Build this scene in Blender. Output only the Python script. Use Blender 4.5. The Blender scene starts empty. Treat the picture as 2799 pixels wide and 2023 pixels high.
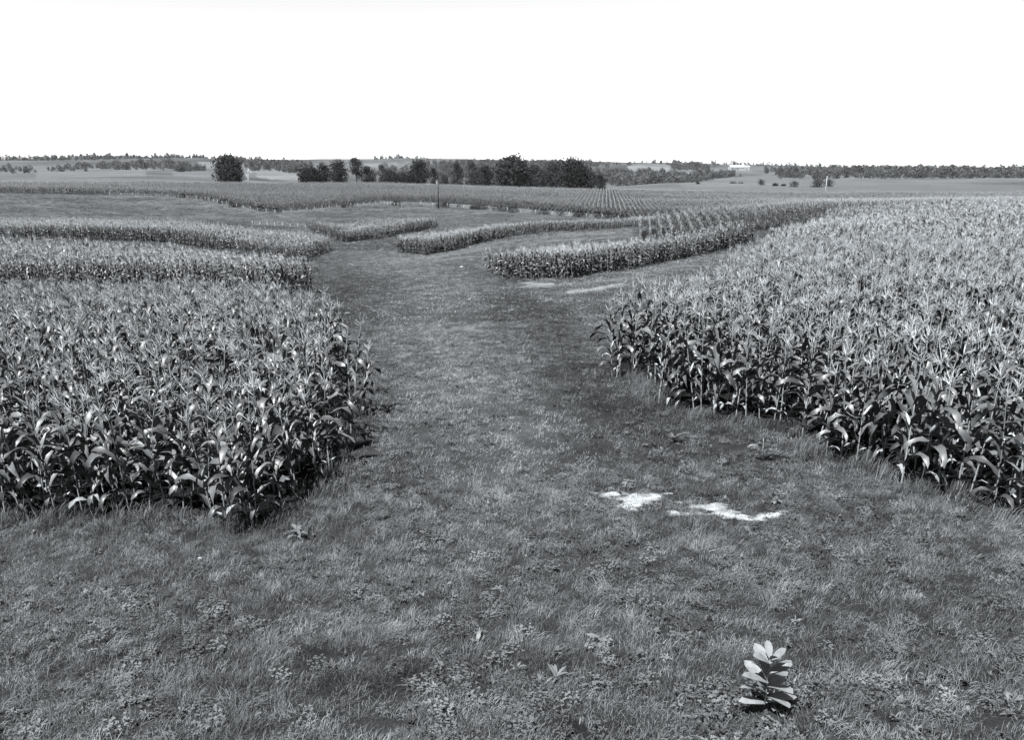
import bpy, math, random
import numpy as np
from mathutils import Vector, Matrix

R = math.radians
scene = bpy.context.scene
random.seed(7)
rng = np.random.default_rng(7)

# ------------------------------------------------------------------ camera
F = 2200.0                       # focal length in photograph pixels (2799 wide)
CU, CV = 1378.0, 1177.0          # centre of the exposed picture on the print
VH = 462.0                       # row of the true horizon
PITCH = math.atan((CV - VH) / F)
cam_d = bpy.data.cameras.new('camera')
cam_d.sensor_width = 36.0
cam_d.lens = 36.0 * F / 2799.0
cam_d.shift_x = (1399.5 - CU) / 2799.0
cam_d.shift_y = (CV - 1011.5) / 2799.0
cam_d.clip_start = 0.1
cam_d.clip_end = 20000
cam = bpy.data.objects.new('camera', cam_d)
scene.collection.objects.link(cam)
cam.rotation_euler = (R(90) - PITCH, 0, 0)
scene.camera = cam

# ------------------------------------------------------------------ light
SUN_AZ = R(-140)                 # clockwise from straight ahead: high behind the camera, a little to the left
SUN_EL = R(61)
world = bpy.data.worlds.new('World')
scene.world = world
world.use_nodes = True
wn = world.node_tree
wn.nodes.clear()
sky = wn.nodes.new('ShaderNodeTexSky')
sky.sky_type = 'NISHITA'
sky.sun_disc = False
sky.sun_elevation = SUN_EL
sky.sun_rotation = SUN_AZ
sky.air_density = 1.0
sky.dust_density = 0.0
bw = wn.nodes.new('ShaderNodeRGBToBW')          # black-and-white film
bgn = wn.nodes.new('ShaderNodeBackground')
bgn.inputs['Strength'].default_value = 0.05
wo = wn.nodes.new('ShaderNodeOutputWorld')
wn.links.new(sky.outputs[0], bw.inputs[0])
wn.links.new(bw.outputs[0], bgn.inputs[0])
wn.links.new(bgn.outputs[0], wo.inputs[0])

sun_d = bpy.data.lights.new('sun', 'SUN')
sun_d.energy = 5.0
sun_d.angle = R(0.5)
sun_d.color = (1.0, 0.995, 0.985)
sun = bpy.data.objects.new('sun', sun_d)
scene.collection.objects.link(sun)
to_sun = Vector((math.sin(SUN_AZ) * math.cos(SUN_EL), math.cos(SUN_AZ) * math.cos(SUN_EL), math.sin(SUN_EL)))
sun.rotation_euler = to_sun.to_track_quat('Z', 'Y').to_euler()

scene.view_settings.view_transform = 'Standard'
scene.view_settings.look = 'None'
scene.view_settings.gamma = 1.0
scene.view_settings.exposure = 2.2
scene.view_settings.use_curve_mapping = False
scene.cycles.max_bounces = 6
scene.cycles.diffuse_bounces = 1
scene.cycles.transparent_max_bounces = 4

# ------------------------------------------------------------------ helpers
COL = scene.collection

def link(o, parent=None):
    COL.objects.link(o)
    if parent is not None:
        o.parent = parent
    return o

def tag(o, label=None, cat=None, group=None, kind=None):
    if label: o['label'] = label
    if cat: o['category'] = cat
    if group: o['group'] = group
    if kind: o['kind'] = kind
    return o

def empty(name, loc, rz=0.0):
    o = bpy.data.objects.new(name, None)
    o.location = loc
    o.rotation_euler = (0, 0, rz)
    o.empty_display_size = 0.1
    return link(o)

class MB:
    """collects vertices and faces into one mesh"""
    def __init__(self):
        self.v, self.f, self.m = [], [], []
    def add(self, vs, fs, mat=0):
        o = len(self.v)
        self.v.extend([tuple(p) for p in vs])
        self.f.extend([tuple(i + o for i in q) for q in fs])
        self.m.extend([mat] * len(fs))
    def mesh(self, name, mats, smooth=False):
        me = bpy.data.meshes.new(name)
        me.from_pydata(self.v, [], self.f)
        for m in mats: me.materials.append(m)
        if len(mats) > 1:
            me.polygons.foreach_set('material_index', np.array(self.m, dtype=np.int32))
        if smooth:
            me.polygons.foreach_set('use_smooth', np.ones(len(self.f), dtype=bool))
        me.update()
        return me
    def obj(self, name, mats, parent=None, smooth=False):
        return link(bpy.data.objects.new(name, self.mesh(name, mats, smooth)), parent)

def tube(mb, pts, rads, n=6, mat=0, cap=True):
    rings = []
    base = len(mb.v)
    vs, fs = [], []
    for k, (p, r) in enumerate(zip(pts, rads)):
        p = Vector(p)
        a = Vector(pts[max(k - 1, 0)]); b = Vector(pts[min(k + 1, len(pts) - 1)])
        t = (b - a).normalized()
        ref = Vector((1, 0, 0)) if abs(t.x) < 0.8 else Vector((0, 1, 0))
        s = t.cross(ref).normalized(); q = s.cross(t)
        for j in range(n):
            an = 2 * math.pi * j / n
            vs.append(p + (s * math.cos(an) + q * math.sin(an)) * r)
    for k in range(len(pts) - 1):
        for j in range(n):
            fs.append((k * n + j, k * n + (j + 1) % n, (k + 1) * n + (j + 1) % n, (k + 1) * n + j))
    if cap:
        fs.append(tuple(range(n))[::-1])
        fs.append(tuple((len(pts) - 1) * n + j for j in range(n)))
    mb.add(vs, fs, mat)

def box(mb, c, s, mat=0):
    x, y, z = c; a, b, h = s[0] / 2, s[1] / 2, s[2] / 2
    vs = [(x + i * a, y + j * b, z + k * h) for i in (-1, 1) for j in (-1, 1) for k in (-1, 1)]
    mb.add(vs, [(0, 1, 3, 2), (4, 6, 7, 5), (0, 4, 5, 1), (2, 3, 7, 6), (0, 2, 6, 4), (1, 5, 7, 3)], mat)

_perm = np.random.default_rng(3).permutation(512)
_val = np.random.default_rng(4).random(512)
def vnoise(x, y, seed=0):
    x = np.asarray(x, float) + 1000.0 + seed * 17.3; y = np.asarray(y, float) + 1000.0 + seed * 9.1
    xi = np.floor(x).astype(int); yi = np.floor(y).astype(int)
    fx = x - xi; fy = y - yi
    fx = fx * fx * (3 - 2 * fx); fy = fy * fy * (3 - 2 * fy)
    h = lambda a, b: _val[(_perm[(a) & 511] + b) & 511]
    return (h(xi, yi) * (1 - fx) + h(xi + 1, yi) * fx) * (1 - fy) + (h(xi, yi + 1) * (1 - fx) + h(xi + 1, yi + 1) * fx) * fy
def fbm(x, y, seed=0, octv=4):
    s, a, t = 0, 1.0, 0
    for k in range(octv):
        s = s + a * vnoise(x * 2 ** k, y * 2 ** k, seed + k); t += a; a *= 0.55
    return s / t

CP, SP = math.cos(PITCH), math.sin(PITCH)
def ray(u, v):
    """direction of a picture point, scaled so that y = 1"""
    xc = (np.asarray(u, float) - CU) / F; yc = (CV - np.asarray(v, float)) / F
    fy = CP + SP * yc
    return xc / fy, (-SP + CP * yc) / fy
def project(x, y, z):
    yc_n = (y * SP + z * CP); fw = (y * CP - z * SP)
    return CU + F * x / fw, CV - F * yc_n / fw

# ------------------------------------------------------------------ terrain: a surface through surveyed points
# picture column, picture row, metres ahead
SURV = [
    (1378, 1915, 6.5), (473, 1915, 6.8), (2284, 1915, 6.3), (0, 1915, 7.0), (2799, 1915, 6.0),
    (473, 1432, 13.2), (0, 1432, 13.4), (765, 1447, 12.9), (1378, 1400, 13.3), (2250, 1249, 15.5), (2799, 1430, 11.8),
    (1646, 1029, 22.6), (960, 1036, 24.0), (1300, 1036, 23.5), (1300, 880, 38.5),
    (857, 805, 59), (473, 805, 58), (0, 805, 57),
    (1414, 764, 69), (1840, 713, 84), (1942, 691, 92),
    (836, 716, 109), (1168, 696, 119), (1000, 720, 103),
    (1404, 647, 146), (1700, 631, 176), (1736, 652, 105), (1900, 608, 135), (2275, 590, 120), (2799, 590, 118),
    (947, 661, 168), (1197, 621, 195), (752, 583, 250), (500, 539, 300), (1098, 565, 270), (1590, 592, 230), (2100, 575, 245), (2799, 560, 250),
    (0, 530, 300),
    (550, 482, 700), (550, 467, 1000), (0, 467, 1000), (0, 482, 700),
    (2100, 501, 640), (2100, 477, 1050), (2700, 500, 640), (2700, 480, 1050), (1800, 500, 700),
]
SURV_UYZ = [  # column, metres ahead, height
    (2069, 58, -6.8), (2139, 75, -7.1), (2275, 95, -7.1), (2799, 60, -6.3),
    (473, 128, -10.9), (473, 170, -12.2), (0, 128, -10.5), (0, 170, -11.8),
    (0, 430, -8.0), (473, 430, -8.2), (1000, 430, -8.7), (1500, 430, -11.2), (2200, 420, -13.2), (2799, 420, -13.0),
    (700, 345, -10.4), (1500, 335, -11.3), (1100, 345, -10.2), (2200, 340, -13.4),
    (1000, 700, -19), (1378, 700, -22), (1378, 920, -17), (1000, 920, -14), (1700, 900, -16),
    (0, 1500, 15), (550, 1500, 15), (1000, 1500, 15), (1378, 1500, 15), (1700, 1500, 9), (1950, 1620, 6.0), (2100, 1600, 5.0), (2020, 1900, 7.0), (2799, 1550, 0),
    (1000, 1200, -2), (1378, 1200, -3), (1700, 1200, -5), (1850, 1300, -2), (2200, 1250, -9), (2700, 1250, -8),
    (0, 2000, 14), (1000, 2000, 14), (2100, 2000, 0), (2799, 2000, -2),
    (0, 4500, -10), (1378, 4500, -10), (2799, 4500, -20), (0, 9000, -40), (1378, 9000, -40), (2799, 9000, -40),
]
ctrl = []
for u, v, y in SURV:
    a, b = ray(u, v); ctrl.append((a * y, y, b * y))
for u, y, z in SURV_UYZ:
    v = CV - F * (y * SP + z * CP) / (y * CP - z * SP)
    a, b = ray(u, v); ctrl.append((a * y, y, z))
for x in (-6, -2, 2, 6): ctrl.append((x, 0.0, -2.9))
for x in (-9, 9): ctrl.append((x, 3.0, -3.6))
ctrl.append((0, 3.0, -3.5))
ctrl = np.array(ctrl)

def tcoord(x, y):
    r = np.hypot(x, y)
    th = np.arctan2(x, np.maximum(y, 0.15 * r + 1e-6))
    th = th * np.clip(r / 6.0, 0, 1)
    return np.stack([th * 1.3, np.log(r + 6.0)], -1)
def _phi(d2): return np.where(d2 > 1e-12, 0.5 * d2 * np.log(np.maximum(d2, 1e-12)), 0.0)
_tc = tcoord(ctrl[:, 0], ctrl[:, 1])
_n = len(_tc)
_K = _phi(((_tc[:, None] - _tc[None]) ** 2).sum(-1)) + np.eye(_n) * 2e-4
_P = np.c_[np.ones(_n), _tc]
_A = np.zeros((_n + 3, _n + 3)); _A[:_n, :_n] = _K; _A[:_n, _n:] = _P; _A[_n:, :_n] = _P.T
_w = np.linalg.solve(_A, np.r_[ctrl[:, 2], 0, 0, 0])
def ground_z(x, y):
    x = np.asarray(x, float); y = np.asarray(y, float)
    sh = x.shape; xf, yf = x.ravel(), y.ravel()
    out = np.empty(xf.size)
    for i in range(0, xf.size, 40000):
        t = tcoord(xf[i:i + 40000], yf[i:i + 40000])
        d2 = ((t[:, None] - _tc[None]) ** 2).sum(-1)
        out[i:i + 40000] = _phi(d2) @ _w[:_n] + _w[_n] + t @ _w[_n + 1:]
    r = np.hypot(xf, yf)
    out += 0.07 * (fbm(xf * 0.55, yf * 0.55, 5, 3) - 0.5) * np.clip(r / 8, 0, 1)
    out += 0.7 * (fbm(xf * 0.03, yf * 0.03, 8, 2) - 0.5) * np.clip((r - 40) / 120, 0, 1)
    out += 22 * (fbm(xf * 0.0028, yf * 0.0028, 11, 3) - 0.5) * np.clip((r - 600) / 900, 0, 1)
    return out.reshape(sh)

_ys = np.geomspace(3.0, 5000, 700)
def ground_at(u, v):
    """where the view through a picture point first meets the ground"""
    a, b = ray(u, v)
    zz = ground_z(a * _ys, _ys)
    hit = np.nonzero(b * _ys - zz < 0)[0]
    if len(hit) == 0: k = len(_ys) - 1; return Vector((a * _ys[k], _ys[k], zz[k]))
    k = max(hit[0], 1); lo, hi = _ys[k - 1], _ys[k]
    for _ in range(22):
        m = 0.5 * (lo + hi)
        if b * m - float(ground_z(a * m, m)) < 0: hi = m
        else: lo = m
    return Vector((a * hi, hi, float(ground_z(a * hi, hi))))
def ground_col(u, y):
    """ground point in picture column u at y metres ahead"""
    z = -8.0
    for _ in range(3):
        v = CV - F * (y * SP + z * CP) / (y * CP - z * SP)
        x = float(ray(u, v)[0]) * y; z = float(ground_z(x, y))
    return Vector((x, y, z))
def P2(pts):
    """list of ('p',u,v) / ('c',u,y) -> xy array"""
    out = []
    for k, a, b in pts:
        q = ground_at(a, b) if k == 'p' else ground_col(a, b)
        out.append((q.x, q.y))
    return np.array(out)

def in_poly(x, y, poly):
    inside = np.zeros(np.shape(x), bool)
    n = len(poly); j = n - 1
    for i in range(n):
        xi, yi = poly[i]; xj, yj = poly[j]
        c = ((yi > y) != (yj > y)) & (x < (xj - xi) * (y - yi) / (yj - yi + 1e-12) + xi)
        inside ^= c; j = i
    return inside

# ------------------------------------------------------------------ materials
TINT = (0.925, 0.99, 1.045)         # cold-toned print
def grey(g): return (g * TINT[0], g * TINT[1], g * TINT[2], 1)

def new_mat(name):
    m = bpy.data.materials.new(name); m.use_nodes = True
    nt = m.node_tree; nt.nodes.clear()
    return m, nt, nt.nodes, nt.links
def nd(nt, t, **kw):
    n = nt.nodes.new(t)
    for k, v in kw.items(): setattr(n, k, v)
    return n
def math_node(nt, op, a, b=None, clamp=False):
    n = nd(nt, 'ShaderNodeMath', operation=op); n.use_clamp = clamp
    for i, s in enumerate((a, b)):
        if s is None: continue
        if isinstance(s, (int, float)): n.inputs[i].default_value = s
        else: nt.links.new(s, n.inputs[i])
    return n.outputs[0]
def noise_node(nt, scale, detail=4, rough=0.6, coord='Object', stretch=None):
    tc = nd(nt, 'ShaderNodeTexCoord')
    n = nd(nt, 'ShaderNodeTexNoise'); n.inputs['Scale'].default_value = scale
    n.inputs['Detail'].default_value = detail; n.inputs['Roughness'].default_value = rough
    src = tc.outputs[coord]
    if stretch:
        mp = nd(nt, 'ShaderNodeMapping'); mp.inputs['Scale'].default_value = stretch
        nt.links.new(src, mp.inputs[0]); src = mp.outputs[0]
    nt.links.new(src, n.inputs['Vector'])
    return n.outputs['Fac']
def maprange(nt, src, a, b, c, d):
    n = nd(nt, 'ShaderNodeMapRange'); nt.links.new(src, n.inputs[0])
    for i, v in enumerate((a, b, c, d)): n.inputs[i + 1].default_value = v
    return n.outputs[0]
def tinted(nt, val):
    c = nd(nt, 'ShaderNodeCombineColor')
    for i in range(3): nt.links.new(math_node(nt, 'MULTIPLY', val, TINT[i]), c.inputs[i])
    return c.outputs[0]

def plant_mat(name, base, vary, rough=0.5, trans=0.25, spec=0.4, tone=False, scale=18.0, stretch=None):
    """leaf material: grey value, random from plant to plant, some light through the blade"""
    m, nt, N, L = new_mat(name)
    oi = nd(nt, 'ShaderNodeObjectInfo')
    nz = noise_node(nt, scale, 3, 0.6, 'Object', stretch)
    val = math_node(nt, 'MULTIPLY', maprange(nt, oi.outputs['Random'], 0, 1, base * (1 - vary), base * (1 + vary)),
                    maprange(nt, nz, 0.25, 0.75, 0.7, 1.3))
    if tone:
        at = nd(nt, 'ShaderNodeAttribute', attribute_type='INSTANCER', attribute_name='tone')
        val = math_node(nt, 'MULTIPLY', val, at.outputs['Fac'])
    col = tinted(nt, val)
    p = nd(nt, 'ShaderNodeBsdfPrincipled')
    L.new(col, p.inputs['Base Color']); p.inputs['Roughness'].default_value = rough
    p.inputs['Specular IOR Level'].default_value = spec
    out = nd(nt, 'ShaderNodeOutputMaterial')
    if trans > 0:
        t = nd(nt, 'ShaderNodeBsdfTranslucent'); L.new(col, t.inputs[0])
        mx = nd(nt, 'ShaderNodeMixShader'); mx.inputs[0].default_value = trans
        L.new(p.outputs[0], mx.inputs[1]); L.new(t.outputs[0], mx.inputs[2]); L.new(mx.outputs[0], out.inputs[0])
    else:
        L.new(p.outputs[0], out.inputs[0])
    return m
def plain_mat(name, base, vary=0.25, rough=0.85, scale=8.0, spec=0.2, stretch=None, bump=0.0):
    m, nt, N, L = new_mat(name)
    nz = noise_node(nt, scale, 5, 0.65, 'Object', stretch)
    col = tinted(nt, maprange(nt, nz, 0.25, 0.75, base * (1 - vary), base * (1 + vary)))
    p = nd(nt, 'ShaderNodeBsdfPrincipled'); L.new(col, p.inputs['Base Color'])
    p.inputs['Roughness'].default_value = rough; p.inputs['Specular IOR Level'].default_value = spec
    if bump > 0:
        b = nd(nt, 'ShaderNodeBump'); b.inputs['Strength'].default_value = bump; b.inputs['Distance'].default_value = 0.02
        L.new(nz, b.inputs['Height']); L.new(b.outputs[0], p.inputs['Normal'])
    out = nd(nt, 'ShaderNodeOutputMaterial'); L.new(p.outputs[0], out.inputs[0])
    return m

M = {}
M['corn_leaf'] = plant_mat('corn_leaf', 0.036, 0.6, rough=0.48, trans=0.02, spec=0.32, scale=3.0)
M['corn_stalk'] = plant_mat('corn_stalk', 0.14, 0.2, rough=0.5, trans=0.0, scale=6.0)
M['corn_tassel'] = plant_mat('corn_tassel', 0.23, 0.2, rough=0.8, trans=0.1, spec=0.1)
M['corn_husk'] = plant_mat('corn_husk', 0.2, 0.2, rough=0.6, trans=0.0, scale=30, stretch=(1, 1, 0.1))
M['corn_dry'] = plant_mat('corn_dry', 0.14, 0.2, rough=0.8, trans=0.1, spec=0.1)
M['grass'] = plant_mat('grass', 0.074, 0.45, rough=0.6, trans=0.2, spec=0.2, tone=True, scale=6)
M['weed'] = plant_mat('weed_leaf', 0.043, 0.35, rough=0.6, trans=0.1, spec=0.2, tone=True, scale=14)
M['pale_leaf'] = plant_mat('pale_leaf', 0.062, 0.2, rough=0.55, trans=0.15, spec=0.3, scale=14)
M['milkweed'] = plant_mat('milkweed_leaf', 0.10, 0.05, rough=0.6, trans=0.06, spec=0.25, scale=14)
M['tree_leaf'] = plant_mat('tree_leaf', 0.010, 0.3, rough=0.8, trans=0.1, spec=0.05, scale=0.35)
M['tree_leaf_pale'] = plant_mat('tree_leaf_pale', 0.019, 0.3, rough=0.8, trans=0.1, spec=0.05, scale=0.35)
M['far_leaf'] = plant_mat('far_leaf', 0.045, 0.35, rough=0.7, trans=0.15, spec=0.1, scale=0.2)
M['bark'] = plain_mat('bark', 0.06, 0.4, 0.95, 3.0, 0.1, (1, 1, 0.2), 0.4)
M['dead_wood'] = plain_mat('dead_wood', 0.32, 0.15, 0.8, 3.0, 0.2, (1, 1, 0.2))
M['pole_wood'] = plain_mat('pole_wood', 0.02, 0.3, 0.9, 4.0, 0.2, (1, 1, 0.1))
M['post_wood'] = plain_mat('post_wood', 0.24, 0.3, 0.85, 9.0, 0.2, (1, 1, 0.2))
M['wire'] = plain_mat('wire', 0.3, 0.1, 0.5, 9.0, 0.5)
M['ceramic'] = plain_mat('ceramic', 0.2, 0.1, 0.3, 9.0, 0.5)
M['white_paint'] = plain_mat('white_paint', 0.20, 0.06, 0.6, 0.8, 0.3)
M['roof_metal'] = plain_mat('roof_metal', 0.16, 0.15, 0.5, 0.5, 0.4)
M['dark_opening'] = plain_mat('dark_opening', 0.04, 0.2, 0.6, 2.0, 0.4)
M['stone'] = plain_mat('stone', 0.22, 0.15, 0.8, 9.0, 0.2, None, 0.5)

# ------------------------------------------------------------------ field outlines (picture points of the visible feet of the corn, then hidden backs)
p, c = 'p', 'c'
FIELDS = {}
FIELDS['left_front'] = P2([(c, -150, 13.6), (p, 0, 1425), (p, 250, 1425), (p, 473, 1425), (p, 652, 1443), (p, 765, 1445), (p, 845, 1385), (p, 920, 1290),
                           (p, 948, 1240), (p, 952, 1150), (p, 945, 1040), (c, 890, 29.5), (c, 815, 33.0), (c, 700, 37), (c, 473, 41), (c, -200, 43)])
FIELDS['left_middle'] = P2([(c, -250, 59), (p, 0, 800), (p, 300, 802), (p, 473, 803), (p, 700, 806), (p, 855, 803), (c, 838, 66), (c, 800, 72), (c, 640, 82), (c, 473, 92), (c, -250, 100)])
FIELDS['left_back'] = P2([(c, -300, 122), (c, 200, 124), (c, 473, 126), (p, 620, 690), (p, 720, 708), (p, 780, 715), (p, 834, 716), (p, 855, 702), (p, 900, 689), (p, 905, 683),
                          (c, 870, 150), (c, 751, 156), (c, 566, 167), (c, 473, 172), (c, -300, 175)])
FIELDS['left_far'] = P2([(p, 852, 634), (p, 885, 643), (p, 917, 650), (c, 919, 192), (c, 880, 198), (c, 840, 200)])
FIELDS['right_front'] = P2([(p, 1648, 1030), (p, 1700, 1037), (p, 1766, 1037), (p, 1774, 1103), (p, 1851, 1139), (p, 2025, 1154), (p, 2140, 1182), (p, 2202, 1238),
                            (p, 2284, 1262), (p, 2500, 1330), (p, 2799, 1420), (c, 3000, 11.5), (c, 3050, 60), (c, 2900, 105), (c, 2275, 105), (c, 2150, 74), (c, 2069, 58), (c, 1993, 45), (c, 1939, 36), (c, 1800, 28), (c, 1700, 25.6)])
FIELDS['right_middle'] = P2([(p, 1321, 744), (p, 1369, 761), (p, 1414, 764), (p, 1515, 761), (p, 1560, 764), (p, 1612, 751), (p, 1716, 739), (p, 1840, 713), (p, 1942, 691), (c, 2060, 97),
                             (c, 2060, 104), (c, 1942, 99), (c, 1840, 91.5), (c, 1720, 85.5), (c, 1600, 80.5), (c, 1480, 77.5), (c, 1400, 76), (c, 1335, 74)])
FIELDS['right_rows'] = P2([(c, 1738, 94), (c, 1840, 95), (c, 1942, 101), (c, 2060, 106), (c, 2275, 106.5), (c, 2950, 107), (c, 2950, 150), (c, 2275, 150), (c, 1900, 132), (c, 1737, 115)])
FIELDS['right_back'] = P2([(p, 1084, 690), (p, 1127, 693), (p, 1168, 696), (p, 1244, 685), (p, 1311, 664), (p, 1404, 647), (p, 1491, 637), (p, 1600, 633), (c, 1700, 177), (c, 1800, 178), (c, 1900, 178),
                           (c, 1900, 190), (c, 1736, 192), (c, 1600, 182), (c, 1491, 172), (c, 1404, 164), (c, 1311, 152), (c, 1200, 141), (c, 1092, 136)])
FIELDS['right_far'] = P2([(p, 912, 656), (p, 947, 661), (p, 1040, 653), (p, 1084, 644), (p, 1140, 632), (p, 1197, 621), (c, 1200, 206), (c, 1098, 202), (c, 989, 192), (c, 925, 184)])
FIELDS['horizon_field'] = P2([(c, -500, 305), (p, 0, 528), (p, 300, 533), (p, 473, 538), (p, 560, 544), (p, 640, 562), (p, 700, 573), (p, 745, 578), (p, 817, 573), (p, 962, 559), (p, 1060, 550),
                              (p, 1199, 554), (p, 1330, 562), (p, 1480, 574), (p, 1590, 583), (p, 1700, 592), (c, 1900, 222), (c, 2300, 225), (c, 3200, 225),
                              (c, 3200, 432), (c, 2284, 428), (c, 1900, 434), (c, 1500, 442), (c, 1000, 440), (c, 473, 440), (c, -500, 440)])

# hay strips between the corn (paler, mown in swaths)
HAY = [P2([(p, 1090, 716), (p, 1200, 712), (c, 1335, 76), (c, 1480, 79), (c, 1720, 87.5), (c, 1738, 112), (c, 1720, 170), (p, 1600, 635), (p, 1491, 639), (p, 1404, 649), (p, 1311, 666), (p, 1244, 687), (p, 1168, 698)]),
       P2([(c, 1700, 26.5), (c, 1800, 29), (c, 1939, 37), (c, 2069, 60), (c, 2060, 96), (p, 1942, 693), (p, 1840, 715), (p, 1612, 753), (p, 1420, 768), (p, 1420, 800), (p, 1560, 850)])]
PASTURE = P2([(c, -400, 190), (c, 473, 180), (c, 900, 200), (c, 1200, 208), (c, 1736, 195), (p, 1700, 602), (p, 1590, 594), (p, 1447, 585), (p, 1199, 562), (p, 1060, 557), (p, 817, 581), (p, 752, 585), (p, 600, 566), (p, 473, 544), (c, -400, 300)])
SAND = [P2([(p, 1625, 1350), (p, 1680, 1344), (p, 1700, 1356), (p, 1740, 1348), (p, 1822, 1347), (p, 1815, 1362), (p, 1770, 1376), (p, 1725, 1394), (p, 1690, 1385), (p, 1712, 1366), (p, 1660, 1358)]),
        P2([(p, 1840, 1370), (p, 1900, 1380), (p, 1968, 1381), (p, 1985, 1396), (p, 1940, 1400), (p, 1890, 1387)]),
        P2([(p, 1900, 1400), (p, 1935, 1404), (p, 1938, 1412), (p, 1915, 1407)]),
        P2([(p, 1960, 1396), (p, 2030, 1398), (p, 1985, 1408), (p, 1955, 1404)]),
        P2([(p, 2050, 1421), (p, 2085, 1406), (p, 2140, 1397), (p, 2120, 1411), (p, 2070, 1424)]), P2([(p, 2000, 1405), (p, 2060, 1408), (p, 2040, 1420), (p, 1995, 1415)]),
        P2([(p, 1830, 1398), (p, 1890, 1402), (p, 1870, 1412), (p, 1835, 1408)]),
        P2([(p, 1440, 771), (p, 1505, 775), (p, 1490, 785), (p, 1445, 782)]),
        P2([(p, 1552, 794), (p, 1625, 786), (p, 1700, 774), (p, 1700, 780), (p, 1630, 793), (p, 1556, 803)])]

def poly_mask(x, y, polys):
    m = np.zeros(np.shape(x), bool)
    for q in polys: m |= in_poly(x, y, q)
    return m

# patches of darker clover and paler turf along the grassed waterway: picture point, radii in metres, tone change
SPOTS = [(925, 800, 5, 9, -0.34), (1000, 765, 4, 7, -0.2), (880, 860, 2.2, 4, -0.3), (1390, 830, 3.0, 6, -0.30), (1330, 870, 2.0, 4, -0.28), (1500, 870, 2.5, 5, -0.25),
         (1560, 930, 2.0, 3.5, -0.34), (1480, 905, 1.6, 3, -0.26), (1530, 1010, 1.4, 2.4, -0.32), (1600, 1005, 1.2, 2.0, -0.3), (1580, 1085, 0.9, 1.3, -0.34), (1680, 1100, 1.0, 1.5, -0.3),
         (1800, 1180, 1.2, 1.4, -0.22), 
         (1050, 1860, 1.2, 0.35, -0.42), (1200, 1835, 0.9, 0.25, -0.36), (780, 1880, 1.2, 0.3, -0.36), (560, 1700, 0.8, 0.5, -0.3), (520, 1620, 0.8, 0.5, -0.24),
         (1400, 1640, 0.9, 0.3, -0.2), (1300, 1600, 0.8, 0.3, -0.2), (1240, 820, 2.4, 14, 0.16), (1220, 1000, 1.8, 5, 0.18), (1400, 1180, 1.4, 2.4, 0.16), (1300, 1300, 1.6, 1.6, 0.1),
         (1700, 1640, 1.6, 0.6, 0.16), (1620, 1720, 1.2, 0.4, 0.22), (1500, 1330, 1.4, 1.2, 0.12), (1150, 1750, 1.0, 0.4, 0.14), (1250, 690, 5, 8, 0.16), (900, 730, 5, 8, 0.1), (2100, 1600, 1.2, 0.7, 0.1)]
SPOTS_W = []
for u, v, rx, ry, t in SPOTS:
    q = ground_at(u, v); SPOTS_W.append((q.x, q.y, rx, ry, t))
# mowing swaths on the hay strips: curves given in picture points
SWATH = [[(1180, 706), (1260, 693), (1330, 679), (1450, 664), (1560, 655), (1730, 646)], [(1230, 690), (1320, 672), (1420, 655), (1530, 645), (1700, 637)],
         [(1110, 706), (1180, 703), (1240, 694)], [(1450, 782), (1560, 778), (1680, 765), (1790, 745), (1860, 730)], [(1560, 800), (1640, 788), (1720, 775), (1800, 760)], [(1560, 775), (1620, 772), (1700, 762)],
         [(1080, 715), (1200, 712), (1270, 705), (1330, 700)]]
SWATH_W = [np.array([(q.x, q.y) for q in (ground_at(u, v) for u, v in s)]) for s in SWATH]
WAY = np.array([(q.x, q.y) for q in (ground_at(u, v) for u, v in [(1420, 1400), (1390, 1250), (1340, 1150), (1270, 1050), (1230, 950), (1225, 880), (1215, 820), (1190, 770), (1140, 735), (1060, 705), (1000, 690)])])
def dist_poly(x, y, pl):
    d = np.full(np.shape(x), 1e9)
    for (ax, ay), (bx, by) in zip(pl[:-1], pl[1:]):
        vx, vy = bx - ax, by - ay; L2 = vx * vx + vy * vy + 1e-9
        t = np.clip(((x - ax) * vx + (y - ay) * vy) / L2, 0, 1)
        d = np.minimum(d, np.hypot(x - ax - t * vx, y - ay - t * vy))
    return d

# far country: fields on the opposite hills
HILL_FIELDS = [([(1715, 455), (1740, 452), (1830, 457), (1828, 470), (1760, 476), (1730, 468)], 0.30), ([(1660, 466), (1715, 462), (1720, 474), (1665, 474)], 0.26),
               ([(1830, 470), (1930, 473), (1935, 477), (1830, 474)], 0.28), ([(1840, 505), (1960, 490), (2105, 474), (2125, 488), (2290, 490), (2400, 500), (2400, 512), (1900, 510)], 0.20),
               ([(700, 470), (760, 470), (830, 478), (830, 490), (740, 490), (700, 484)], 0.27), ([(473, 470), (600, 468), (600, 480), (473, 484)], 0.2),
               ([(540, 442), (620, 442), (640, 450), (560, 462)], 0.24), ([(850, 445), (1000, 445), (1080, 442), (1100, 455), (900, 462)], 0.25), ([(1040, 446), (1130, 447), (1140, 470), (1060, 472)], 0.2),
               ([(2060, 458), (2290, 462), (2500, 466), (2500, 470), (2050, 466)], 0.24), ([(100, 470), (400, 468), (400, 482), (100, 486)], 0.22), ([(1960, 462), (2060, 460), (2050, 470), (1965, 470)], 0.27)]
HILL_W = []
for pts, t in HILL_FIELDS:
    HILL_W.append((P2([(p, a, b) for a, b in pts]), t))

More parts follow.
